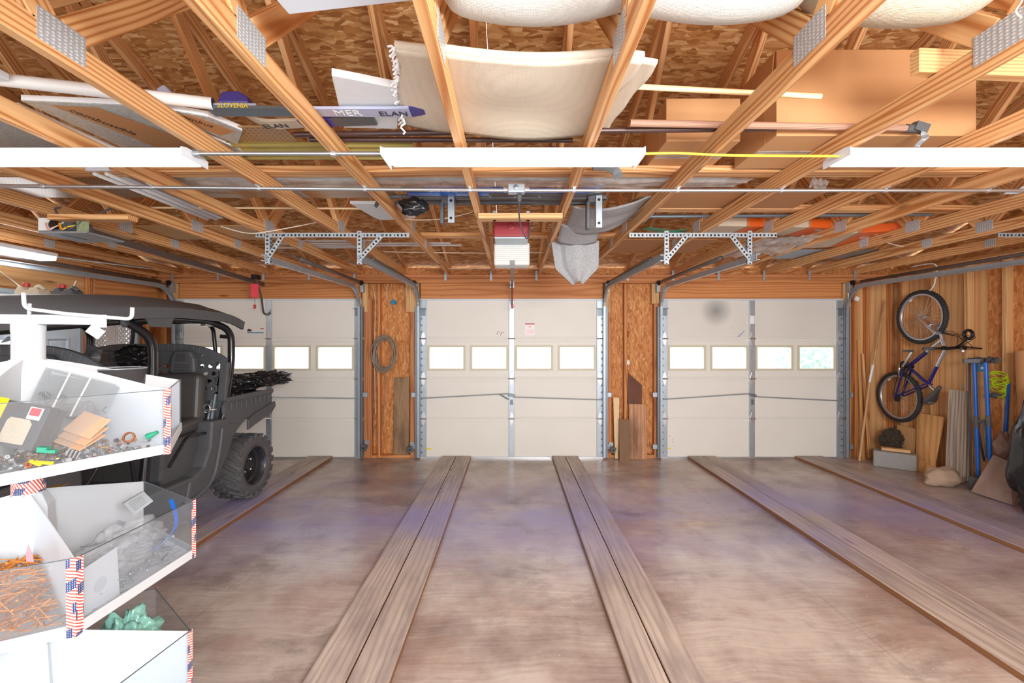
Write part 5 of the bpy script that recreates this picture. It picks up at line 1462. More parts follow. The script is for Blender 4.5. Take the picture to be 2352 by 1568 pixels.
# bags on the vehicle
m = MB(); m.blob((-3.02, 4.41, 1.06), (.36, .19, .16), 2, .42, 3.6, 80, 48); tag(m.build('garbage_bag', M['black_gloss'], None, smooth=True), 'black garbage bag heaped in the cargo bed of the utility vehicle', 'bag', 'black garbage bags')
m = MB(); m.blob((-2.70, 4.74, 1.15), (.15, .33, .080), 9, .42, 3.6, 80, 40, rot=(.0, 0, -.35)); tag(m.build('garbage_bag', M['black_gloss'], None, smooth=True), 'black garbage bag hanging out over the tailgate of the utility vehicle', 'bag', 'black garbage bags')
m = MB(); m.blob((-3.20, 3.72, 1.42), (.14, .11, .10), 5, .35, 3.4, 60, 36); tag(m.build('garbage_bag', M['black_gloss'], None, smooth=True), 'black bag perched on the rear seats of the utility vehicle', 'bag', 'black garbage bags')
# jugs on the roof
def jug(x, y, z, mat, label, s=1.0):
    t = thing('plastic_jug', label, 'jug', (x, y, z))
    m = MB(); m.prism([(-.12 * s, 0), (.12 * s, 0), (.125 * s, .06 * s), (.10 * s, .12 * s), (.02 * s, .125 * s), (.015 * s, .10 * s), (-.03 * s, .10 * s), (-.04 * s, .135 * s), (-.085 * s, .14 * s), (-.115 * s, .09 * s)], .10, Matrix(((1, 0, 0, x), (0, 0, 1, y), (0, 1, 0, z), (0, 0, 0, 1)))); m.build('jug_body', M[mat], t, bevel=.015, seg=3)
    m = MB(); m.tube(round_path([(x + .015 * s, y + .05, z + .11 * s), (x + .06 * s, y + .05, z + .155 * s), (x + .11 * s, y + .05, z + .11 * s)], .03), .014, 8); m.build('handle', M[mat], t, smooth=True)
    m = MB(); m.lathe([(.022, 0), (.022, .025), (.018, .028)], (x - .065 * s, y + .05, z + .138 * s), (0, 0, 1), 14); m.build('cap', M['red'], t)
jug(-3.70, 3.33, 1.868, 'carpet_tan', 'cream plastic jug standing on the black vehicle roof', .8)
jug(-3.46, 3.36, 1.874, 'black_plastic', 'black plastic jug standing on the black vehicle roof', .7)
# white cowling at the wall behind
cw = thing('white_cowling', 'white vehicle cowling with grey two bolt plate by the entry door wall', 'cowling', (-4.4, 3.7, 0))
m = MB(); m.prism([(3.35, 0), (3.95, 0), (3.98, 1.2), (3.90, 1.50), (3.80, 1.57), (3.45, 1.48)], .40, YZ(-4.60)); m.build('shell', M['white_paint'], cw, bevel=.05, seg=3)
m = MB(); m.prism([(-.035, -.018), (.035, -.018), (.045, 0), (.035, .018), (-.035, .018), (-.045, 0)], .006, Matrix.Translation(P(14, 782, 3.74)) @ Matrix.Rotation(PI / 2, 4, 'Z') @ Matrix.Rotation(PI / 2, 4, 'X') @ Matrix.Rotation(.8, 4, 'Z')); k = m.build('bolt_plate', M['galv_dark'], cw)
m = MB(); m.tube([(-4.19, 3.55, 1.20), (-4.19, 3.88, 1.42)], .014, 8); m.build('stay_rod', M['black_iron'], cw)
ob = thing('outlet_box', 'black double outlet box beside the lattice window', 'outlet', (-4.74, 5.70, 1.5))
for z in (1.49, 1.585):
    m = MB(); m.bb(-4.735, -4.70, 5.63, 5.70, z - .04, z + .04); p = m.build('outlet', M['black_plastic'], ob, bevel=.004)
    m = MB()
    for dz in (-.015, .015): m.bb(-4.70, -4.697, 5.65, 5.68, z + dz - .006, z + dz + .006)
    m.build('socket', M['white_plastic'], p)

# ------------------------------------------------------------------ revolving bin stand
CX, CY, CR = -1.539, 1.393, .432
bn = thing('revolving_bin', 'white revolving hardware bin stand with clear sides and flag tape', 'bin stand', (CX, CY, 0))
m = MB(); m.lathe([(.037, 0), (.037, 1.605), (.034, 1.61), (.0, 1.61)], (CX, CY, 0), (0, 0, 1), 32); post = m.build('post', M['white_paint'], bn, smooth=True, angle=40)
m = MB(); m.lathe([(.0395, 1.585), (.0395, 1.612), (.0, 1.613)], (CX, CY, 0), (0, 0, 1), 32); m.lathe([(.038, 1.465), (.0385, 1.470), (.0385, 1.585)], (CX, CY, 0), (0, 0, 1), 32); m.lathe([(.007, 0), (.005, .004)], (CX + .004, CY - .0395, 1.598), (0, -1, 0), 12); m.build('post_sleeve', M['white_paint'], post, smooth=True, angle=40)
m = MB(); m.lathe([(.40, 0), (.40, .03), (.30, .05), (.06, .09), (.037, .12)], (CX, CY, 0), (0, 0, 1), 32); m.build('base', M['white_paint'], bn, smooth=True, angle=40)
def tier(zr, a0, dividers, tapes, drop=.205):
    lip = .03
    cor = [(CX + CR * math.cos(a0 + k * PI / 3), CY + CR * math.sin(a0 + k * PI / 3)) for k in range(6)]
    zb = zr - drop
    m = MB(); m.prism(cor, .006, Matrix.Translation((0, 0, zb + .004))); tr = m.build('tray', M['white_paint'], bn)
    m = MB()
    for k in range(6):
        a, b = Vector((*cor[k], zb + lip / 2)), Vector((*cor[(k + 1) % 6], zb + lip / 2)); m.beam(a, b, .004, lip)
    m.build('lip', M['white_paint'], tr)
    for k in range(6):
        a, b = Vector((*cor[k], 0)), Vector((*cor[(k + 1) % 6], 0)); n = Vector((CX, CY, 0)) - (a + b) / 2; n.normalize(); z = Vector((0, 0, 1))
        m = MB(); h = (zb + lip * .4 + zr) / 2; m.beam(a + n * .004 + z * h, b + n * .004 + z * h, .003, zr - zb - lip * .4); p = m.build('clear_side', M['acrylic'], bn)
        m = MB(); m.beam(a + n * .004 + z * zr, b + n * .004 + z * zr, .0032, .002); m.build('side_edge', M['galv_dark'], p)
    for k in dividers:
        an = a0 + k * PI / 3; e = Vector((math.cos(an), math.sin(an), 0)); sd = Vector((-e.y, e.x, 0))
        m = MB(); Mx = Matrix(((e.x, 0, -sd.x, CX), (e.y, 0, -sd.y, CY), (0, 1, 0, 0), (0, 0, 0, 1)))
        m.prism([(.036, zb + .008), (CR - .008, zb + .008), (CR - .008, zr), (.09, zr + .088), (.036, zr + .10)], .0025, Mx); d = m.build('divider', M['white_paint'], bn)
    m = MB(); m.lathe([(.075, zb + .008), (.06, zr + .06), (.042, zr + .098), (.037, zr + .10)], (CX, CY, 0), (0, 0, 1), 6); m.build('hub', M['white_paint'], bn)
    for k in tapes:
        m = MB(); c = Vector((*cor[k], 0)); out = (c - Vector((CX, CY, 0))).normalized()
        for nb in (cor[(k + 1) % 6], cor[k - 1]):
            d = (Vector((*nb, 0)) - c).normalized(); w = .019
            p0 = c + out * .0025
            vs = [p0 + Vector((0, 0, zb - .004)), p0 + d * w + Vector((0, 0, zb - .002)), p0 + d * w * 1.05 + Vector((0, 0, zr - .0)), p0 + Vector((0, 0, zr + .005))]
            sg = 1 if nb == cor[(k + 1) % 6] else -1
            m.add(vs, [(0, 1, 2, 3)], 0, [(zb, 0, 0), (zb, sg * w, 0), (zr, sg * w, 0), (zr, 0, 0)])
        m.build('flag_tape', M['flag'], bn, solid=.0012)
    return zb + .010
Z1, Z2, Z3 = 1.401, .975, .53
A1, A2, A3 = .054, -.538, .386
f1 = tier(Z1, A1, (0, 1, 3, 5), (0,)); f2 = tier(Z2, A2, (0, 2, 4), (0, 1)); f3 = tier(Z3, A3, (0, 2, 4), (0,))
m = MB(); m.lathe([(.0385, Z2 + .103), (.0385, Z1 - .206)], (CX, CY, 0), (0, 0, 1), 24)
m.g = [(math.atan2(v.y - CY, v.x - CX) * .038, v.z, 0) for v in m.v]; m.build('post_tape', M['flag'], post)
# rack on top of the post
m = MB(); m.beam((-2.15, 1.375, 1.632), (-1.325, 1.40, 1.624), .034, .030); m.build('top_bar', M['white_paint'], bn, bevel=.003)
m = MB(); m.bb(-1.325, -1.28, 1.378, 1.382, 1.60, 1.64); m.beam((-1.302, 1.38, 1.60), (-1.318, 1.372, 1.575), .045, .004, (0, 1, 0)); m.lathe([(.005, 0), (.004, .003)], (-1.30, 1.378, 1.622), (0, -1, 0), 8); m.build('end_bracket', M['lamp_white'], bn)
m = MB(); m.tube(round_path([P(54, 672, 1.36), P(56, 708, 1.36), P(150, 720, 1.36), P(303, 733, 1.37), P(304, 706, 1.37)], .02), .0055, 10); m.tube([P(68, 697, 1.372), P(67, 722, 1.376)], .005, 8)
m.build('bent_rod', M['white_paint'], bn, smooth=True)

# contents: loose hardware in the upper tray
def inside(x, y, zone, a0):
    r = math.hypot(x - CX, y - CY); a = (math.atan2(y - CY, x - CX) - a0) / (PI / 3)
    return r
def scatter(n, ang0, ang1, rmin, rmax, z0, depth, sizes, mats, name, label, cat, kinds, seed, slope=0.0):
    rr = random.Random(seed); m = MB()
    for i in range(n):
        a = rr.uniform(ang0, ang1); kk = ((a - A_cur[0]) / (PI / 3)) % 1.0
        lim = .866 * CR / math.cos((kk - .5) * PI / 3) - .03
        r = math.sqrt(rr.uniform(rmin ** 2, min(rmax, lim) ** 2))
        x, y = CX + r * math.cos(a), CY + r * math.sin(a)
        t = (r - rmin) / max(rmax - rmin, .01)
        zz = z0 + rr.random() ** 1.5 * depth + slope * (1 - t)
        s = rr.uniform(*sizes); mi = rr.randrange(len(mats)); kd = rr.choice(kinds)
        d = Vector((rr.gauss(0, 1), rr.gauss(0, 1), rr.gauss(0, .22))).normalized()
        c = Vector((x, y, zz + .006))
        if kd == 'nail':
            # keep the ends inside the tray
            m.tube([c - d * s, c + d * s], s * .055, 5, m=mi)
            m.lathe([(s * .10, 0), (s * .10, s * .04)], c + d * s, d, 7, m=mi)
        elif kd == 'screw': m.tube([c - d * s * .7, c + d * s * .5, c + d * s * .62], [s * .04, s * .13, s * .24], 6, m=mi)
        elif kd == 'washer': m.lathe([(s * .28, -.001), (s * .55, -.001), (s * .55, .002), (s * .28, .002)], c, (rr.gauss(0, .5), rr.gauss(0, .5), 1), 14, m=mi, closed=True)
        elif kd == 'nut': m.lathe([(s * .18, -s * .2), (s * .42, -s * .2), (s * .42, s * .2), (s * .18, s * .2)], c, d, 6, m=mi, closed=True)
        elif kd == 'cap': m.lathe([(s * .42, 0), (s * .38, s * .5), (s * .2, s * .6), (0, s * .62)], c, d, 10, m=mi)
        elif kd == 'chip': m.box(c, (s * 1.1, s * .6, s * .22), (rr.gauss(0, .4), rr.gauss(0, .4), rr.uniform(0, 6)), m=mi)
    return tag(m.build(name, [M[k] for k in mats], None), label, cat, None, 'stuff')
A_cur = [A1]
scatter(430, A1 - PI / 3, A1, .10, .40, f1, .035, (.009, .019), ['silver', 'silver', 'brass', 'white_plastic', 'black_iron', 'copper', 'galv', 'galv_dark'], 'loose_hardware', 'mixed loose bolts, nuts and washers spread in the top bin', 'hardware', ['screw', 'washer', 'nut', 'cap', 'nail', 'chip'], 3)
A_cur = [A2]
m_or = plain('rusty_orange', (226, 146, 62), .55, .1, .25, 30); M['rusty_a'] = m_or; M['rusty_b'] = plain('rusty_brown', (168, 102, 52), .6, .1, .25, 30)
scatter(1000, A2 - PI * .95 / 1.0 * .66, A2 - .06, .10, .385, f2, .03, (.020, .034), ['rusty_a', 'rusty_a', 'rusty_b'], 'rusty_nails', 'heap of orange rusty nails in the middle bin', 'nails', ['nail'], 5, .105)
scatter(300, A2 + .08, A2 + PI * 2 / 3 - .1, .14, .39, f2, .05, (.015, .026), ['galv_dark', 'silver', 'galv'], 'grey_nails', 'heap of grey nails behind the clear side of middle bin', 'nails', ['nail', 'nail', 'screw'], 6)
def place(name, label, cat): return thing(name, label, cat)
# clear organiser
og = thing('organizer_box', 'clear compartment box leaning in the top bin', 'organizer box', (-1.29, 1.33, f1))
a, b, c, d = P(105, 843, 1.375), P(262, 881, 1.375), P(214, 965, 1.30), P(60, 940, 1.30)
nrm = (b - a).cross(d - a).normalized()
if nrm.y > 0: nrm = -nrm
m = MB(); m.add([a, b, c, d] + [q - nrm * .03 for q in (a, b, c, d)], [(0, 1, 2, 3), (4, 7, 6, 5), (0, 4, 5, 1), (1, 5, 6, 2), (2, 6, 7, 3), (3, 7, 4, 0)]); m.build('case', M['acrylic_box'], og)
for t_ in (.36, .66):
    m = MB(); m.beam(a + (b - a) * t_ + nrm * .001, d + (c - d) * t_ + nrm * .001, .003, .004, tuple(nrm)); m.build('compartment_wall', M['white_plastic'], og)
rr = random.Random(8); m = MB()
for i in range(120):
    u, v = rr.random(), rr.uniform(.52, .97); p = (a * (1 - u) + b * u) * (1 - v) + (d * (1 - u) + c * u) * v - nrm * rr.uniform(.004, .024)
    e = Vector((rr.gauss(0, 1), rr.gauss(0, .4), rr.gauss(0, 1))).normalized() * .009; m.tube([p - e, p + e], .0014, 4)
tag(m.build('small_screws', M['galv_dark'], og), kind='stuff')
# black packages
def package(label, px, d, w, h, dp, rot, extra):
    c = P(px[0], px[1], d); t = thing('package_box', label, 'package', tuple(c), rot)
    m = MB(); m.box((0, 0, 0), (w, dp, h)); m.build('box_body', M['black_plastic'], t, local=True, bevel=.0015)
    extra(t, w, h, dp)
    return t
def pk1(t, w, h, dp):
    m = MB(); m.prism([(-.030, -.035), (.030, -.035), (.030, .02), (.02, .03), (-.024, .03), (-.030, .02)], .0008, Matrix(((1, 0, 0, .012), (0, 0, -1, -dp / 2 - .0002), (0, 1, 0, -.012), (0, 0, 0, 1)))); m.build('clear_window', M['carpet_tan'], t, local=True)
    m = MB(); m.prism([(-.016, -.016), (.016, -.016), (.016, .016), (-.016, .016)], .0012, Matrix(((1, 0, 0, .038), (0, 0, -1, -dp / 2 - .0002), (0, 1, 0, .036), (0, 0, 0, 1)))); s = m.build('sticker', M['white_ink'], t, local=True)
    m = MB(); m.prism([(-.012, -.008), (.012, -.008), (.012, .012), (-.012, .012)], .0012, Matrix(((1, 0, 0, .038), (0, 0, -1, -dp / 2 - .0014), (0, 1, 0, .038), (0, 0, 0, 1)))); m.build('red_square', M['red_tag'], s, local=True)
    m = MB(); m.prism([(-.02, -.03), (.02, -.03), (.02, .03), (-.02, .03)], .0012, Matrix(((1, 0, 0, -.055), (0, 0, -1, -dp / 2 - .0002), (0, 1, 0, .032), (0, 0, 0, 1)))); m.build('yellow_label', M['yellow'], t, local=True)
def pk2(t, w, h, dp):
    m = MB()
    for sz in (.03, -.036):
        m.lathe([(.007, 0), (.007, .0008)], (.0, -dp / 2, sz), (0, -1, 0), 12)
    for k in range(4): m.box((-.002, -dp / 2 - .0004, .018 - k * .012), (.005, .001, .009))
    for k in range(6): m.box((.014 + .005 * (k % 2), -dp / 2 - .0004, .022 - k * .009), (.002, .001, .008))
    m.build('print_mark', M['white_ink'], t, local=True)
package('black package with tan window and red sticker in the top bin', (42, 975), 1.17, .135, .115, .03, (-.25, .22, .12), pk1)
package('narrow black package with white print, in the top bin', (103, 985), 1.21, .052, .115, .03, (-.25, .22, -.1), pk2)
cf = thing('folded_cardboard', 'brown folded cardboard piece on the loose hardware', 'cardboard', tuple(P(197, 995, 1.25)))
for k, (dz, rx) in enumerate(((.012, -.55), (-.008, -.45), (-.024, -.35))):
    m = MB(); m.box(P(200 - k * 4, 985, 1.25) + Vector((0, -.006 * k, dz)), (.10, .068, .0025), (-rx * 1.4, .22, -.2)); m.build('ply', M['kraft'], cf, bevel=.001)
m = MB(); m.box(P(232, 975, 1.30), (.03, .004, .05), (0, .2, 0)); tag(m.build('blue_tag', M['blue_box'], None, bevel=.002), 'blue plastic tag behind the folded cardboard piece', 'tag')
def small(name, mat, label, cat, fn):
    m = MB(); fn(m); tag(m.build(name, M[mat], None, smooth=False, bevel=.001), label, cat)
small('green_plug', 'green', 'green plastic plug in the front of the top bin', 'plug', lambda m: (m.box(P(100, 1032, 1.12), (.022, .014, .014), (0, .1, .2)), m.box(P(117, 1036, 1.12), (.024, .01, .008), (0, .05, .2))))
small('wire_nut', 'green', 'dark green wire nut on the far end of top bin', 'wire nut', lambda m: m.lathe([(.010, 0), (.009, .012), (.006, .024), (.006, .032)], P(338, 1003, 1.36), (1, .2, .5), 12))
small('wedge_anchor', 'yellow', 'yellow plastic wedge lying by the front lip of the top bin', 'wedge', lambda m: m.prism([(0, 0), (.034, -.003), (.036, .004), (0, .007)], .007, Matrix.Translation(P(92, 1063, 1.10)) @ Matrix.Rotation(PI / 2, 4, 'X')))
small('wedge_anchor', 'yellow', 'second yellow wedge, lying flatter than the first', 'wedge', lambda m: m.prism([(0, 0), (.026, -.010), (.028, -.005), (.003, .006)], .007, Matrix.Translation(P(72, 1060, 1.10)) @ Matrix.Rotation(PI / 2, 4, 'X')))
small('rubber_ring', 'copper', 'reddish rubber ring beside the yellow wedges', 'ring', lambda m: m.lathe([(.004, -.003), (.009, -.003), (.009, .003), (.004, .003)], P(68, 1066, 1.10), (.2, -1, .5), 14, closed=True))
small('fork_bracket', 'silver', 'comb shaped steel bracket lying among the hardware', 'bracket', lambda m: [m.box(P(156 + 8 * k, 1037 + 3 * k, 1.16), (.004, .004, .024), (.3, .6, .2)) for k in range(4)])
small('copper_ring', 'copper', 'large bronze ring standing on the hardware pile', 'ring', lambda m: m.lathe([(.012, -.004), (.016, -.004), (.016, .004), (.012, .004)], P(296, 1004, 1.31), (.2, -1, .4), 20, closed=True))
# smoky tub in the rear compartment
tb = thing('plastic_tub', 'smoky clear round tub standing in the top bin', 'tub', (-1.475, 1.63, f1))
m = MB(); m.lathe([(.0, f1 + .004), (.075, f1 + .004), (.088, f1 + .25)], (-1.475, 1.63, 0), (0, 0, 1), 36, caps=False); m.build('tub_wall', M['smoke'], tb, smooth=True, angle=60, solid=.003)
m = MB(); m.tube([(-1.475 + .089 * math.cos(2 * PI * k / 36), 1.63 + .089 * math.sin(2 * PI * k / 36), f1 + .25) for k in range(36)], .0025, 6, True); m.build('tub_rim', M['galv'], tb, smooth=True)
# middle tier: card, bag, paper, pink scrap
cd = thing('blister_card', 'white blister card with barcode against the clear side', 'card', tuple(P(232, 1345, 1.27)))
Bc = P(232, 1345, 1.27); ed = Vector((0.0, 1, 0)); 
m = MB(); m.box(Bc, (.002, .115, .17), (.12, .05, .02)); m.build('backing', M['white_paint'], cd, bevel=.0008)
m = MB(); m.blob(Bc + Vector((-.004, -.005, .01)), (.008, .03, .03), 1, .05); m.build('bubble', M['acrylic'], cd, smooth=True)
m = MB()
for k in range(7): m.box(Bc + Vector((.0045 + .0005 * k * 0, -.048 + k * .004, -.068)), (.0006, .0016 + .0006 * (k % 2), .018), (.12, .05, .02))
m.build('barcode', M['ink'], cd)
zb = thing('zip_bag', 'clear zip bag with blue closing strip in the middle bin', 'bag', tuple(P(360, 1240, 1.5)))
m = MB(); m.blob((-1.29, 1.44, f2 + .085), (.085, .15, .08), 12, .5, 2.4, 34, 22); m.build('film', M['zipbag'], zb, smooth=True)
m = MB(); pts = smooth_path([P(392, 1147, 1.545), P(402, 1175, 1.54), P(404, 1205, 1.53), P(388, 1232, 1.51), P(350, 1266, 1.475)], 6)
for p, q in zip(pts, pts[1:]): m.beam(p, q, .002, .014, (0, 1, .3))
m.build('zip_strip', M['blue_ski'], zb)
pp_ = thing('paper_sheet', 'printed white paper sheet standing in the middle bin', 'paper', tuple(P(310, 1155, 1.62)))
q = [P(283, 1156, 1.62), P(330, 1128, 1.66), P(352, 1150, 1.60), P(308, 1182, 1.56)]
m = MB(); m.add(q, [(0, 1, 2, 3)], 0, q); m.build('sheet', M['white_paint'], pp_, solid=.001)
m = MB(); m.beam(q[0] + Vector((0, -.002, 0)), q[1] + Vector((0, -.002, 0)), .004, .006)
m.build('dark_edge', M['ink_grey'], pp_)
m = MB()
for k in range(5):
    t_ = .25 + .14 * k; p0 = q[0] + (q[3] - q[0]) * t_; p1 = q[1] + (q[2] - q[1]) * t_; m.beam(p0 + (p1 - p0) * .15 + Vector((.0, -.0025, .001)), p0 + (p1 - p0) * .8 + Vector((0, -.0025, .001)), .0012, .0014)
m.build('text_line', M['ink_grey'], pp_)
small('pink_scrap', 'pinkish', 'pink plastic scrap on the rusty nails', 'scrap', lambda m: m.prism([(0, 0), (.02, -.002), (.016, .02), (.004, .045), (0, .02)], .003, Matrix.Translation(P(62, 1288, 1.20)) @ Matrix.Rotation(PI / 2, 4, 'X')))
# lower tier: teal bag
m = MB(); m.blob((-1.385, 1.575, f3 + .115), (.095, .07, .115), 4, .45, 3.4, 56, 36); tag(m.build('teal_bag', M['teal_bag'], None, smooth=True), 'teal plastic bag in the lowest visible bin', 'bag')
# dry leaf on the vehicle sill
m = MB(); c = P(128, 1118, 2.42)
m.prism([(-.05, -.012), (-.02, .005), (0, .02), (.02, .012), (.05, .028), (.035, .004), (.045, -.006), (.01, -.014)], .002, Matrix.Translation(c) @ Matrix.Rotation(.5, 4, 'X')); tag(m.build('dry_leaf', M['brass'], None), 'dry yellow leaf resting on the vehicle floor edge', 'leaf')
# ------------------------------------------------------------------ right wall: bicycle
XB = 4.90
def W2(px, py, x=XB):
    d = x * F / (px - 1176); return P(px, py, d)
bk = thing('bicycle', 'blue and silver mountain bicycle hanging by its front wheel on the wall', 'bicycle', tuple(W2(2133, 882)))
def bwheel(c, r, nm, mirror=False):
    m = MB()
    m.tube([c + Vector((0, math.cos(a), math.sin(a))) * (r - .024) for a in [2 * PI * k / 56 for k in range(56)]], .025, 10, True)
    t = m.build(nm, bk_wheel_mats[0], bk, smooth=True)
    m = MB()
    for k in range(64):
        a = 2 * PI * k / 64; rad = Vector((0, math.cos(a), math.sin(a))); tg = Vector((0, -math.sin(a), math.cos(a)))
        for sx in (-1, 1): m.box(c + rad * (r - .004) + Vector((sx * .011, 0, 0)) + tg * (.006 * sx), (.012, .012, .012), Matrix((Vector((1, 0, 0)), tg, rad)).transposed())
    m.build('tread_knob', M['tyre_black'], t)
    m = MB(); m.lathe([(r - .060, -.012), (r - .044, -.014), (r - .044, .014), (r - .060, .012), (r - .066, 0)], c, (1, 0, 0), 56, closed=True); m.build('rim', M['silver'], t, smooth=True, angle=40)
    m = MB()
    for k in range(32):
        a = 2 * PI * k / 32; b = a + (.35 if k % 2 else -.35); sx = .028 if (k // 2) % 2 else -.028
        m.tube([c + Vector((sx, .018 * math.cos(b), .018 * math.sin(b))), c + Vector((0, (r - .062) * math.cos(a), (r - .062) * math.sin(a)))], .0011, 4)
    m.build('spokes', M['chrome'], t)
    m = MB(); m.lathe([(.022, -.034), (.022, -.026), (.014, -.022), (.014, .022), (.022, .026), (.022, .034)], c, (1, 0, 0), 16); m.tube([c + Vector((-.07, 0, 0)), c + Vector((.07, 0, 0))], .005, 8); m.build('hub', M['silver'], t, smooth=True, angle=40)
    m = MB(); m.box(c + Vector((0, .42 * r, .68 * r)), (.012, .02, .05), (PI / 5, 0, 0)); m.build('reflector', M['white_plastic'], t)
    return t
bk_wheel_mats = (M['tyre_black'],)
WF, WR = W2(2116, 728), W2(2064, 911)
bwheel(WF, .322, 'front_wheel'); bwheel(WR, .318, 'rear_wheel')
HT, HB_ = W2(2172, 801), W2(2164, 780)       # head tube ends
BBp, SJ = W2(2086, 842), W2(2132, 882)
def bt(a, b, r, mat, nm, off=0.0, r2=None):
    m = MB(); m.tube([a + Vector((off, 0, 0)), b + Vector((off, 0, 0))], [r, r2 or r], 12); return m.build(nm, M[mat], bk, smooth=True, angle=50)
frame_blue = plain('frame_blue', (44, 42, 120), .25, .2, .1); M['frame_blue'] = frame_blue
bt(HB_, HT + (HT - HB_) * .2, .021, 'silver', 'head_tube')
mid1 = HB_.lerp(BBp, .42); dt = bt(HB_, mid1, .021, 'silver', 'down_tube'); bt(mid1, BBp, .021, 'frame_blue', 'down_tube')
mid2 = HT.lerp(SJ, .48); bt(HT, mid2, .018, 'silver', 'top_tube'); bt(mid2, SJ, .018, 'frame_blue', 'top_tube')
writing('MT FLIGHT' if False else 'mountain', .026, mid1.lerp(BBp, .05) + Vector((-.0215, 0, -.006)), BBp - mid1, (0, -.5, 1) if False else Vector((0, 0, 1)), M['white_ink'], dt) if False else None
bt(BBp, SJ, .017, 'frame_blue', 'seat_tube')
for off in (-.045, .045):
    bt(BBp, WR, .010, 'frame_blue', 'chain_stay', off); bt(SJ, WR, .009, 'frame_blue', 'seat_stay', off)
# fork
FC = W2(2160, 764)
bt(HB_, FC, .016, 'silver', 'steerer')
m = MB(); m.beam(FC + Vector((-.07, 0, 0)), FC + Vector((.07, 0, 0)), .04, .03, (0, 1, 1)); m.build('fork_crown', M['silver'], bk, bevel=.006)
for off in (-.058, .058):
    mm = FC.lerp(WF, .45); bt(FC, mm, .016, 'silver', 'fork_leg', off); bt(mm, WF, .019, 'pole_grey', 'fork_leg', off)
m = MB(); br = FC.lerp(WF, .40); m.tube(smooth_path([br + Vector((-.06, 0, 0)), br + Vector((-.05, -.035, .02)), br + Vector((.05, -.035, .02)), br + Vector((.06, 0, 0))]), .010, 8); m.box(br + Vector((-.045, -.02, -.02)), (.02, .03, .06)); m.box(br + Vector((.045, -.02, -.02)), (.02, .03, .06)); m.build('brake_arch', M['silver'], bk, smooth=True)
# stem, handlebar
ST = W2(2196, 798)
bt(HT, ST, .017, 'black_iron', 'stem')
hbpts = [ST + Vector((-.31, .06, -.015)), ST + Vector((-.12, .0, -.005)), ST + Vector((0, 0, 0)), ST + Vector((.05, 0, 0)), ST + Vector((.12, .02, 0))]
m = MB(); m.tube(smooth_path(hbpts), .0115, 10); hb = m.build('handlebar', M['black_iron'], bk, smooth=True)
m = MB(); m.tube([hbpts[0], hbpts[0].lerp(hbpts[1], .5)], .017, 12); m.build('grip', M['rubber'], hb, smooth=True)
m = MB(); m.tube([hbpts[4], hbpts[4].lerp(hbpts[3], .6)], .017, 12); m.build('grip', M['rubber'], hb, smooth=True)
for q, s in ((hbpts[1], -1), (hbpts[3], 1)):
    m = MB(); m.box(q + Vector((s * .02, -.01, .0)), (.04, .04, .04), (.3, 0, 0)); m.tube([q + Vector((s * .01, -.02, .01)), q + Vector((s * .05, -.08, .0)), q + Vector((s * .14, -.09, -.01))], .008, 8); m.build('brake_lever', M['black_iron'], hb, bevel=.003)
bt(hbpts[3], W2(2212, 806, 4.8), .011, 'silver', 'bar_end')
for i, (a, b) in enumerate((((2200, 775), (2185, 770)), ((2215, 790), (2190, 762)), ((2235, 800), (2205, 775)), ((2240, 775), (2210, 770)))):
    m = MB(); m.tube(smooth_path([W2(2196, 800, 4.9), W2(a[0], a[1], 4.88), W2(b[0], b[1], 4.9), FC + Vector((.01 * i, 0, .0))]), .003, 6); m.build('brake_cable', M['black_iron'], bk, smooth=True)
hl = W2(2224, 768, 4.86); m = MB(); m.tube([hl + Vector((0, .045 * math.cos(a), .045 * math.sin(a))) for a in [2 * PI * k / 24 for k in range(24)]], .016, 8, True); m.tube([hl + Vector((0, 0, -.04)), ST], .009, 8); m.build('bell', M['black_iron'], bk, smooth=True)
# drivetrain, saddle
m = MB()
for r, o in ((.075, -.045), (.060, -.052), (.045, -.059)): m.lathe([(r - .012, -.0015), (r, -.0015), (r, .0015), (r - .012, .0015)], BBp + Vector((o, 0, 0)), (1, 0, 0), 36, closed=True)
m.lathe([(.02, -.06), (.02, .06)], BBp, (1, 0, 0), 14); m.build('chainring', M['black_iron'], bk)
m = MB(); ca = W2(2096, 806, XB - .075); m.beam(BBp + Vector((-.07, 0, 0)), ca, .012, .026, (0, 1, .2)); m.build('crank_arm', M['chrome'], bk, bevel=.004); m = MB(); cb = BBp + (BBp - W2(2096, 806, XB)) + Vector((.055, 0, 0)); m.beam(BBp + Vector((.05, 0, 0)), cb, .012, .026, (0, 1, .2)); m.build('crank_arm', M['chrome'], bk, bevel=.004)
for q, s in ((ca, -1), (cb, 1)):
    m = MB(); m.box(q + Vector((s * .055, 0, 0)), (.09, .06, .026)); m.build('pedal', M['black_plastic'], bk, bevel=.006)
m = MB()
for k, r in enumerate((.05, .044, .038, .032)): m.lathe([(.015, -.0012), (r, -.0012), (r, .0012), (.015, .0012)], WR + Vector((-.03 - .004 * k, 0, 0)), (1, 0, 0), 24, closed=True)
m.build('cassette', M['galv_dark'], bk)
u = (WR - BBp).normalized(); nv = Vector((0, -u.z, u.y))
m = MB(); m.tube([BBp + nv * .06 + Vector((-.05, 0, 0)), WR + nv * .04 + Vector((-.04, 0, 0))], .004, 5); m.tube([BBp - nv * .06 + Vector((-.05, 0, 0)), WR - nv * .07 + Vector((-.04, 0, 0)), WR - nv * .02 + Vector((-.04, 0, 0))], .004, 5); m.build('chain', M['black_iron'], bk)
m = MB(); m.box(WR - nv * .05 + Vector((-.06, .0, 0)), (.03, .05, .07)); m.build('rear_mech', M['black_iron'], bk, bevel=.006)
SP = W2(2147, 896); bt(SJ, SP, .014, 'chrome', 'seat_post')
m = MB()
dirn = (W2(2162, 886) - W2(2133, 927)).normalized(); cc = W2(2146, 906); nn = Vector((1, 0, 0)).cross(dirn).normalized()
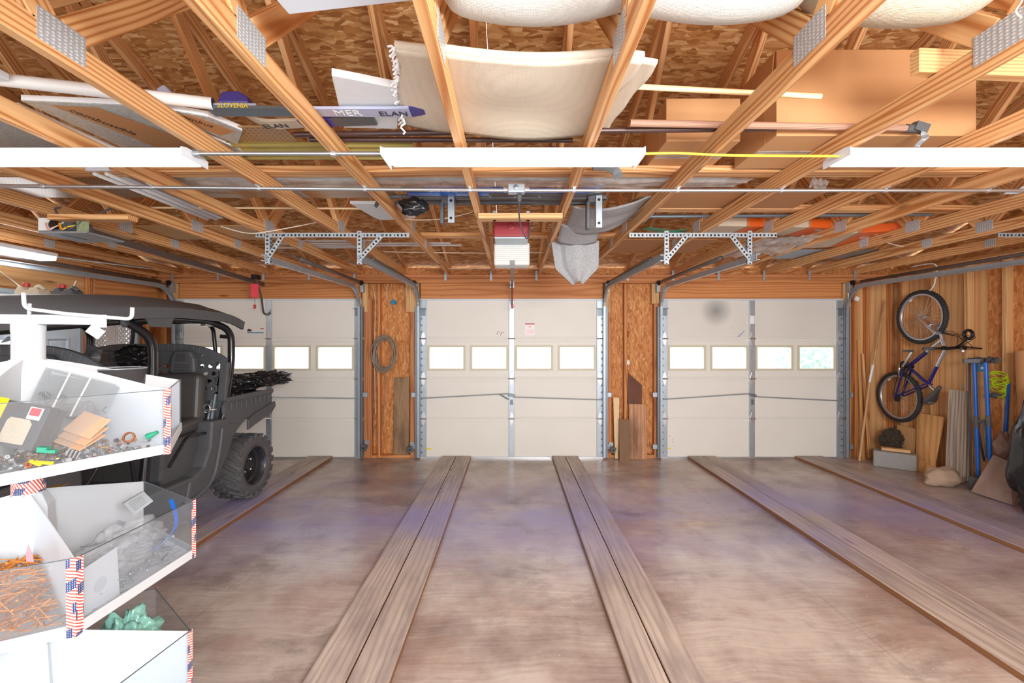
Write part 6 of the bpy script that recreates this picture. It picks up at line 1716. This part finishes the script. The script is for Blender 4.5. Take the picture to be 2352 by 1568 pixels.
prf = [(-.14, .075), (-.10, .085), (-.04, .07), (.02, .035), (.08, .025), (.13, .020)]
vs = []; fs = []; n = 14
for s, w in prf:
    for k in range(n):
        a = 2 * PI * k / n; vs.append(cc + dirn * s + Vector((1, 0, 0)) * (w * math.cos(a)) + nn * (.026 * math.sin(a) * (1.2 if s < 0 else .9)))
for i in range(len(prf) - 1):
    for k in range(n): fs.append((i * n + k, i * n + (k + 1) % n, (i + 1) * n + (k + 1) % n, (i + 1) * n + k))
fs += [tuple(range(n - 1, -1, -1)), tuple((len(prf) - 1) * n + k for k in range(n))]
m.add(vs, fs); sd_ = m.build('saddle', M['black_soft'], bk, smooth=True, sub=1)
m = MB(); m.blob(cc - dirn * .105 + nn * .0, (.07, .035, .028), 1, 0, rot=(0, 0, 0)); m.build('saddle_panel', M['silver'], sd_, smooth=True)
m = MB(); m.tube(smooth_path([W2(2068, 835, XB - .03), W2(2066, 848, XB - .05), W2(2065, 860, XB - .03)]), .014, 8); m.build('kickstand', M['chrome'], bk, smooth=True)
# ceiling hook
hk = W2(2120, 662, XB)
m = MB(); m.tube(smooth_path([Vector((XB, hk.y + .15, ZT + .02)), Vector((XB, hk.y - .27, ZT - .03)) if False else Vector((XB, WF.y - .17, ZT)), Vector((XB, WF.y - .17, WF.z + .40)), Vector((XB, WF.y - .12, WF.z + .315)), Vector((XB, WF.y - .04, WF.z + .285)), Vector((XB, WF.y + .02, WF.z + .30))]), .007, 8)
tag(m.build('bicycle_hook', M['white_plastic'], None, smooth=True), 'white steel hook holding the front wheel of the bicycle', 'hook')

# ------------------------------------------------------------------ right wall: leaning things
# broom stick with white joint
bs = thing('broom_handle', 'long wooden broom handle with white joint leaning in the corner', 'pole', tuple(P(1973, 1058, 5.66)))
a, b, c, d = P(1974, 1058, 5.66), P(1997, 878, 5.72), P(2005, 838, 5.735), P(2034, 690, 5.80)
m = MB(); m.tube([a, b], .014, 12); m.tube([c, d], .011, 12); m.build('shaft', M['broom'], bs, smooth=True, angle=50)
m = MB(); m.tube([b, c], .0155, 12); m.build('joint', M['white_plastic'], bs, smooth=True, angle=50)
def lean(name, p0, p1, w, th, mat, label, cat, up=(0, 1, .1), group=None, bev=.002):
    m = MB(); m.beam(p0, p1, th, w, up); return tag(m.build(name, M[mat], None, bevel=bev, seg=1), label, cat, group)
lean('wood_lath', P(1983, 1056, 5.76), P(1971, 780, 5.83), .030, .014, 'ply', 'thin wood lath standing beside the broom handle, door side', 'lath', (1, 0, 0))
lean('wood_lath', P(1997, 1052, 5.80), P(1981, 812, 5.835), .034, .014, 'pine', 'thin wood lath leaning beside the broom handle, bicycle side', 'lath', (1, 0, 0))
# cinder block
cb = thing('cinder_block', 'grey cinder block on the floor under the bicycle', 'block', (4.68, 5.38, 0))
Rz = Matrix.Rotation(-.72, 3, 'Z')
m = MB(); m.box((4.72, 5.40, .098), (.40, .17, .195), Rz); m.build('block_body', M['concrete'], cb, bevel=.012, seg=2)
m = MB()
for s in (-.10, .10): m.box(Vector((4.72, 5.40, .1955)) + Rz @ Vector((s, 0, 0)), (.12, .09, .002), Rz)
m.build('core_hole', M['galv_dark'], cb)
m = MB(); m.box((4.74, 5.41, .218), (.27, .085, .036), Matrix.Rotation(-.60, 3, 'Z')); tag(m.build('wood_offcut', M['lumber'], None, bevel=.003), 'pale wood offcut lying on top of the cinder block', 'offcut')
m = MB(); m.blob((4.86, 5.60, .30), (.13, .05, .13), 7, .45, 4.5, 40, 26); tag(m.build('dark_rag', plain('rag', (70, 62, 50), .8, 0, .4, 25), None, smooth=False), 'crumpled dark netting stuffed behind the cinder block', 'netting')
# plywood scraps
def board4(name, q, th, mat, label, cat):
    q = [Vector(p) for p in q]; n = (q[1] - q[0]).cross(q[-1] - q[0]).normalized() * th; k = len(q); m = MB()
    ex = (q[-1] - q[0]).normalized(); ey = (q[1] - q[0]).normalized()
    gs = [((p - q[0]).dot(ex), (p - q[0]).dot(ey), 0) for p in q]
    m.add(q + [p + n for p in q], [tuple(range(k)), tuple(range(2 * k - 1, k - 1, -1))] + [((i + 1) % k, i, k + i, k + (i + 1) % k) for i in range(k)], 0, gs + gs)
    return tag(m.build(name, M[mat], None, bevel=.002, seg=1), label, cat)
board4('plywood_scrap', [W2(2106, 1072, 4.93), W2(2147, 1078, 4.90), W2(2171, 958, 5.03), W2(2108, 948, 5.03)], .012, 'ply', 'knotty plywood scrap leaning on the wall under the rear wheel', 'plywood')
board4('plywood_scrap', [W2(2056, 1062, 5.02), W2(2100, 1074, 4.99), W2(2106, 985, 5.05), W2(2062, 975, 5.05)], .010, 'lumber', 'smaller plywood scrap behind the cinder block', 'plywood')
board4('plywood_scrap', [W2(2100, 1084, 4.88), W2(2150, 1092, 4.86), W2(2150, 1065, 4.93), W2(2104, 1052, 4.94)], .012, 'ply', 'low plywood offcut on the floor by the tan stone', 'plywood')
# weathered planks
m = MB(); m.beam(P(2193, 1105, 4.82), P(2202, 896, 4.87), .045, .165, (1, -.15, 0)); tag(m.build('weathered_plank', M['grey_wood'], None, bevel=.004), 'short weathered grey plank leaning behind the tan stone', 'plank')
m = MB(); m.beam(P(2221, 1104, 4.86), P(2225, 900, 4.88), .03, .06, (1, -.1, 0)); tag(m.build('weathered_plank', M['grey_wood'], None, bevel=.004), 'second grey plank, mostly hidden behind the first', 'plank')
# stones
m = MB(); m.blob((4.66, 4.74, .085), (.19, .10, .11), 3, .35, 1.6, fn=lambda p: (p.x, p.y, max(p.z, -.083))); tag(m.build('tan_stone', M['stone'], None, smooth=True), 'flat bottomed tan stone at the foot of the grey plank', 'stone')
board4('stone_slab', [P(2238, 1131, 4.50), P(2336, 1163, 4.14), P(2352, 1118, 4.20), P(2326, 1062, 4.30), P(2290, 1046, 4.40)], .045, 'slab', 'brownish grey stone slab leaning before the blue stand', 'stone slab')
m = MB(); m.blob(P(2306, 1024, 4.42), (.085, .05, .12), 6, .5, 2.4); tag(m.build('rough_stone', M['slab'], None, smooth=True), 'rough brown stone propped above the slab', 'stone')
# folding blue stand
st = thing('folding_stand', 'folded stand with two blue tubes and black clamps', 'folding stand', tuple(P(2250, 1098, 4.75)))
a0, a1 = P(2247, 1092, 4.60), P(2238, 832, 4.66); b0, b1 = P(2274, 1058, 4.48), P(2264, 832, 4.52)
for p, q in ((a0, a1), (b0, b1)):
    m = MB(); m.tube([p, q], .018, 16); m.build('blue_leg', M['blue_tube'], st, smooth=True, angle=50)
m = MB(); m.tube([a0.lerp(a1, .42), a0.lerp(a1, .52)], .023, 14); m.tube([b0.lerp(b1, .35), b0.lerp(b1, .46)], .023, 14); m.beam(a0.lerp(a1, .47), b0.lerp(b1, .41), .02, .03); m.build('clamp_collar', M['black_plastic'], st, bevel=.003)
m = MB(); hd = a1.lerp(b1, .5)
m.beam(a1 + Vector((-.12, 0, .015)), b1 + Vector((.10, 0, .02)), .05, .045)
for k in range(5): m.box(a1.lerp(b1, -.6 + k * .55) + Vector((0, -.03, .02 + .01 * (k % 2))), (.035, .04, .06), (0, .2 * k, 0))
m.tube([b1 + Vector((.02, 0, 0)), b1 + Vector((.10, -.02, .05))], .014, 8); m.build('head_clamp', M['black_plastic'], st, bevel=.004)
m = MB(); m.tube([a0.lerp(a1, .46) + Vector((.03, .03, 0)), a0.lerp(a1, .12) + Vector((.10, .03, 0))], .010, 8); m.tube([b0.lerp(b1, .40) + Vector((-.03, .02, 0)), b0.lerp(b1, .02) + Vector((-.01, .02, 0))], .010, 8); m.build('strut', M['black_plastic'], st, smooth=True)
m = MB(); m.box(a0 + Vector((.0, -.02, -.09)), (.16, .13, .16), (0, 0, .3)); m.tube([P(2232, 1108, 4.60), P(2258, 1112, 4.56)], .02, 8); m.build('foot_clamp', M['black_plastic'], st, bevel=.012)
m = MB(); m.tube([P(2229, 1100, 4.72), P(2227, 830, 4.74)], .008, 8); m.tube([P(2222, 1000, 4.74), P(2219, 838, 4.76)], .003, 6); tag(m.build('black_rod', M['black_plastic'], None, smooth=True), 'thin black rod standing beside the blue tubes', 'rod')
m = MB(); m.box(P(2254, 844, 4.68), (.055, .04, .085), (0, 0, -.7)); bx = m.build('blue_box', M['blue_box'], None, bevel=.003); tag(bx, 'small blue box with white label behind the blue tubes', 'box')
m = MB(); m.box(P(2256, 845, 4.655), (.022, .003, .022), (0, 0, -.7)); o = m.build('white_label', M['white_ink'], bx)
m = MB(); m.tube([P(2287, 1092, 4.76) + Vector((.09 * math.cos(a), .02, .09 * math.sin(a))) for a in [2 * PI * k / 24 for k in range(24)]], .006, 6, True); tag(m.build('wire_coil', M['wire_white'], None, smooth=True), 'small pale wire coil at the foot of the blue stand', 'coil')
m = MB(); m.lathe([(.03, -.02), (.035, 0), (.03, .02)], P(2219, 888, 4.97), (-.7, -.7, 0), 16); tag(m.build('cable_gland', M['galv'], None, smooth=True), 'small round grey fitting on the wall beside the black rod', 'fitting')
# hi-vis strap
hv = thing('safety_strap', 'yellow green strap bundle hung on a nail by the stud', 'strap', (5.01, 4.51, 1.15))
rr = random.Random(4); m = MB()
for k in range(6):
    c = Vector((5.01 + rr.uniform(-.012, .012), 4.51 + rr.uniform(-.03, .03), 1.21 - k * .035)); w, h = rr.uniform(.05, .10), rr.uniform(.03, .055)
    pts = [c + Vector((.012 * math.sin(2 * a), -w * math.cos(a), h * math.sin(a) - .12 * w * math.cos(a))) for a in [2 * PI * q / 20 for q in range(20)]]
    for p, q in zip(pts, pts[1:] + pts[:1]): m.beam(p, q, .004, .032, (-.8, -.3, .4))
m.build('strap_loop', M['hivis'], hv)
m = MB(); m.blob(Vector((5.0, 4.53, 1.0)), (.03, .05, .025), 2, .5, 3); m.build('dark_buckle', M['black_plastic'], hv, smooth=True)
pipe('strung_cord', [P(2245, 868, 4.86), P(2318, 869, 4.5)], .004, 'wire_white', 'white cord strung behind the blue tubes', 'cord')
m = MB(); m.tube([P(2305, 1060, 4.46), P(2317, 880, 4.42)], [.022, .012], 12); tag(m.build('blue_pole', M['blue_tube'], None, smooth=True), 'tapered blue pole leaning by the wall stud', 'pole')
m = MB(); m.lathe([(.07, -.2), (.07, .25)], P(2358, 865, 4.22), (0, .05, 1), 28); tag(m.build('cardboard_tube', M['cardboard_dark'], None, smooth=True, angle=50), 'wide brown cardboard tube behind the black bag', 'tube')
m = MB(); m.lathe([(.07, -.9), (.07, -.2)], P(2358, 865, 4.22), (0, .05, 1), 28); m.build('tube_base', M['cardboard_dark'], bpy.data.objects['cardboard_tube'], smooth=True, angle=50)
m = MB()
def bagfn(p):
    k = (p.z + .58) / 1.16
    return (p.x * (1.25 - .75 * k), p.y * (1.2 - .6 * k), p.z)
m.blob((4.66, 3.84, .58), (.20, .22, .58), 8, .22, 2.4, 40, 30, fn=bagfn); tag(m.build('garbage_bag', M['black_gloss'], None, smooth=True), 'tall black plastic bag standing in front of the cardboard tube', 'bag')
m = MB(); m.tube(smooth_path([P(1948, 672, 5.7), P(1950, 690, 5.78), P(1952, 680, 5.8)]), .006, 6); m.box(P(1968, 686, 5.6), (.05, .02, .05), (0, .4, 0)); tag(m.build('paper_tag', M['white_plastic'], None), 'small white tag hanging near the bicycle side track', 'tag')

# ------------------------------------------------------------------ pier things
cc_ = thing('cable_coil', 'coiled grey cable hung on the pier beside the first door', 'cable coil', tuple(P(884, 810, 5.86)))
rr = random.Random(2); m = MB()
c = P(884, 812, 5.80)
for k in range(9):
    w, h = .125 + rr.uniform(-.018, .03), .215 + rr.uniform(-.02, .025); dx, dz = rr.uniform(-.018, .018), rr.uniform(-.02, .02); tw = rr.uniform(-.25, .1)
    pts = []
    for q in range(30):
        a = 2 * PI * q / 30; x, z = w * math.cos(a), h * math.sin(a); pts.append(c + Vector((x * math.cos(tw) - z * math.sin(tw) + dx, .012 * math.sin(a * 2 + k) + .006 * k - .03, x * math.sin(tw) + z * math.cos(tw) + dz)))
    m.tube(pts, .0062, 6, True)
m.build('loops', M['cable_grey'], cc_, smooth=True)
m = MB(); m.tube(smooth_path([P(862, 850, 5.85), P(862, 940, 5.86), P(858, 985, 5.86), P(880, 1030, 5.84)]), .005, 6); m.tube(smooth_path([P(880, 1000, 5.87), P(885, 850, 5.87)]), .0045, 6); m.build('hanging_tail', M['cable_grey'], cc_, smooth=True)
m = MB(); m.lathe([(.034, 0), (.034, .03), (.030, .034)], P(905, 694, 5.928), (0, -1, 0), 18); b_ = m.build('wall_box', M['blue_box'], None); tag(b_, 'round blue electrical box on the pier above the cable coil', 'electrical box')
pipe('wall_cable', smooth_path([P(893, 645, 5.92), P(888, 665, 5.92), P(889, 685, 5.92), P(900, 692, 5.91)]), .004, 'wire_white', 'white cable running down to the round blue box', 'cable')
pipe('wall_cable', smooth_path([P(857, 655, 5.83), P(862, 700, 5.84), P(860, 800, 5.84), P(862, 950, 5.84)]), .003, 'wire_white', 'thin white cable stapled along the jamb behind the cable coil', 'cable')
board4('wall_board', [P(904, 1043, 5.86), P(939, 1045, 5.86), P(941, 866, 5.905), P(907, 866, 5.905)], .012, 'brown_board', 'tall grimy grey brown board leaning on the pier below blue box', 'board')
bpy.data.objects['wall_board'].data.materials[0] = wood('grimy', (172, 140, 106), (128, 98, 72), 20, knots=False, dirt=(70, 62, 54))
board4('wall_board', [P(1441, 928, 5.90), P(1474, 929, 5.90), P(1474, 884, 5.915), P(1443, 857, 5.925)], .012, 'dark_board', 'dark brown board with slanted top on the pier', 'board')
board4('wall_board', [P(1445, 1054, 5.82), P(1486, 1055, 5.82), P(1483, 928, 5.90), P(1444, 927, 5.90)], .012, 'stained_ply', 'stained plywood piece below the dark slanted board', 'board')
board4('wall_board', [P(1412, 1052, 5.80), P(1420, 1053, 5.80), P(1422, 913, 5.84), P(1408, 912, 5.84)], .014, 'pale_lath', 'pale tapered wood strip beside the middle door', 'board')
board4('wall_board', [P(1422, 1060, 5.70), P(1446, 1061, 5.70), P(1446, 963, 5.80), P(1421, 961, 5.80)], .03, 'brown_board', 'short brown board standing at the foot of the pier', 'board')
m = MB(); m.blob(P(1441, 832, 5.90), (.036, .03, .04), 2, .12); tag(m.build('foam_puff', M['foam_edge'], None, smooth=True), 'white foam puff on the pier above the dark board', 'foam')
pipe('red_hook', [P(1444, 760, 5.90), P(1443, 774, 5.89), P(1439, 776, 5.88), P(1440, 770, 5.88)], .005, 'red', 'small red hook on the pier above the white foam', 'hook')
# photo eyes
for px, py, sx, lab in ((836, 1028, 1, 'black door sensor low on the jamb of the first door'), (942, 1032, -1, 'black door sensor low beside the grimy board'), (1408, 1033, 1, 'black door sensor low beside the pale wood strip')):
    c = P(px, py, 5.70); t = thing('door_sensor', lab, 'sensor', tuple(c), group='black door sensors')
    m = MB(); m.box(c, (.062, .05, .075), (0, .3 * sx, 0)); m.build('housing', M['black_plastic'], t, bevel=.006)
    m = MB(); m.lathe([(.012, 0), (.010, .006)], c + Vector((-sx * .0, -.025, .0)), (0, -1, 0), 12); m.build('lens', M['black_gloss'], t)
    m = MB(); m.bb(c.x - .012, c.x + .012, c.y + .02, 5.83, c.z - .02, c.z + .02); m.bb(c.x - .03, c.x + .03, 5.82, 5.832, c.z + .02, c.z + .07); m.build('bracket', M['galv'], t)
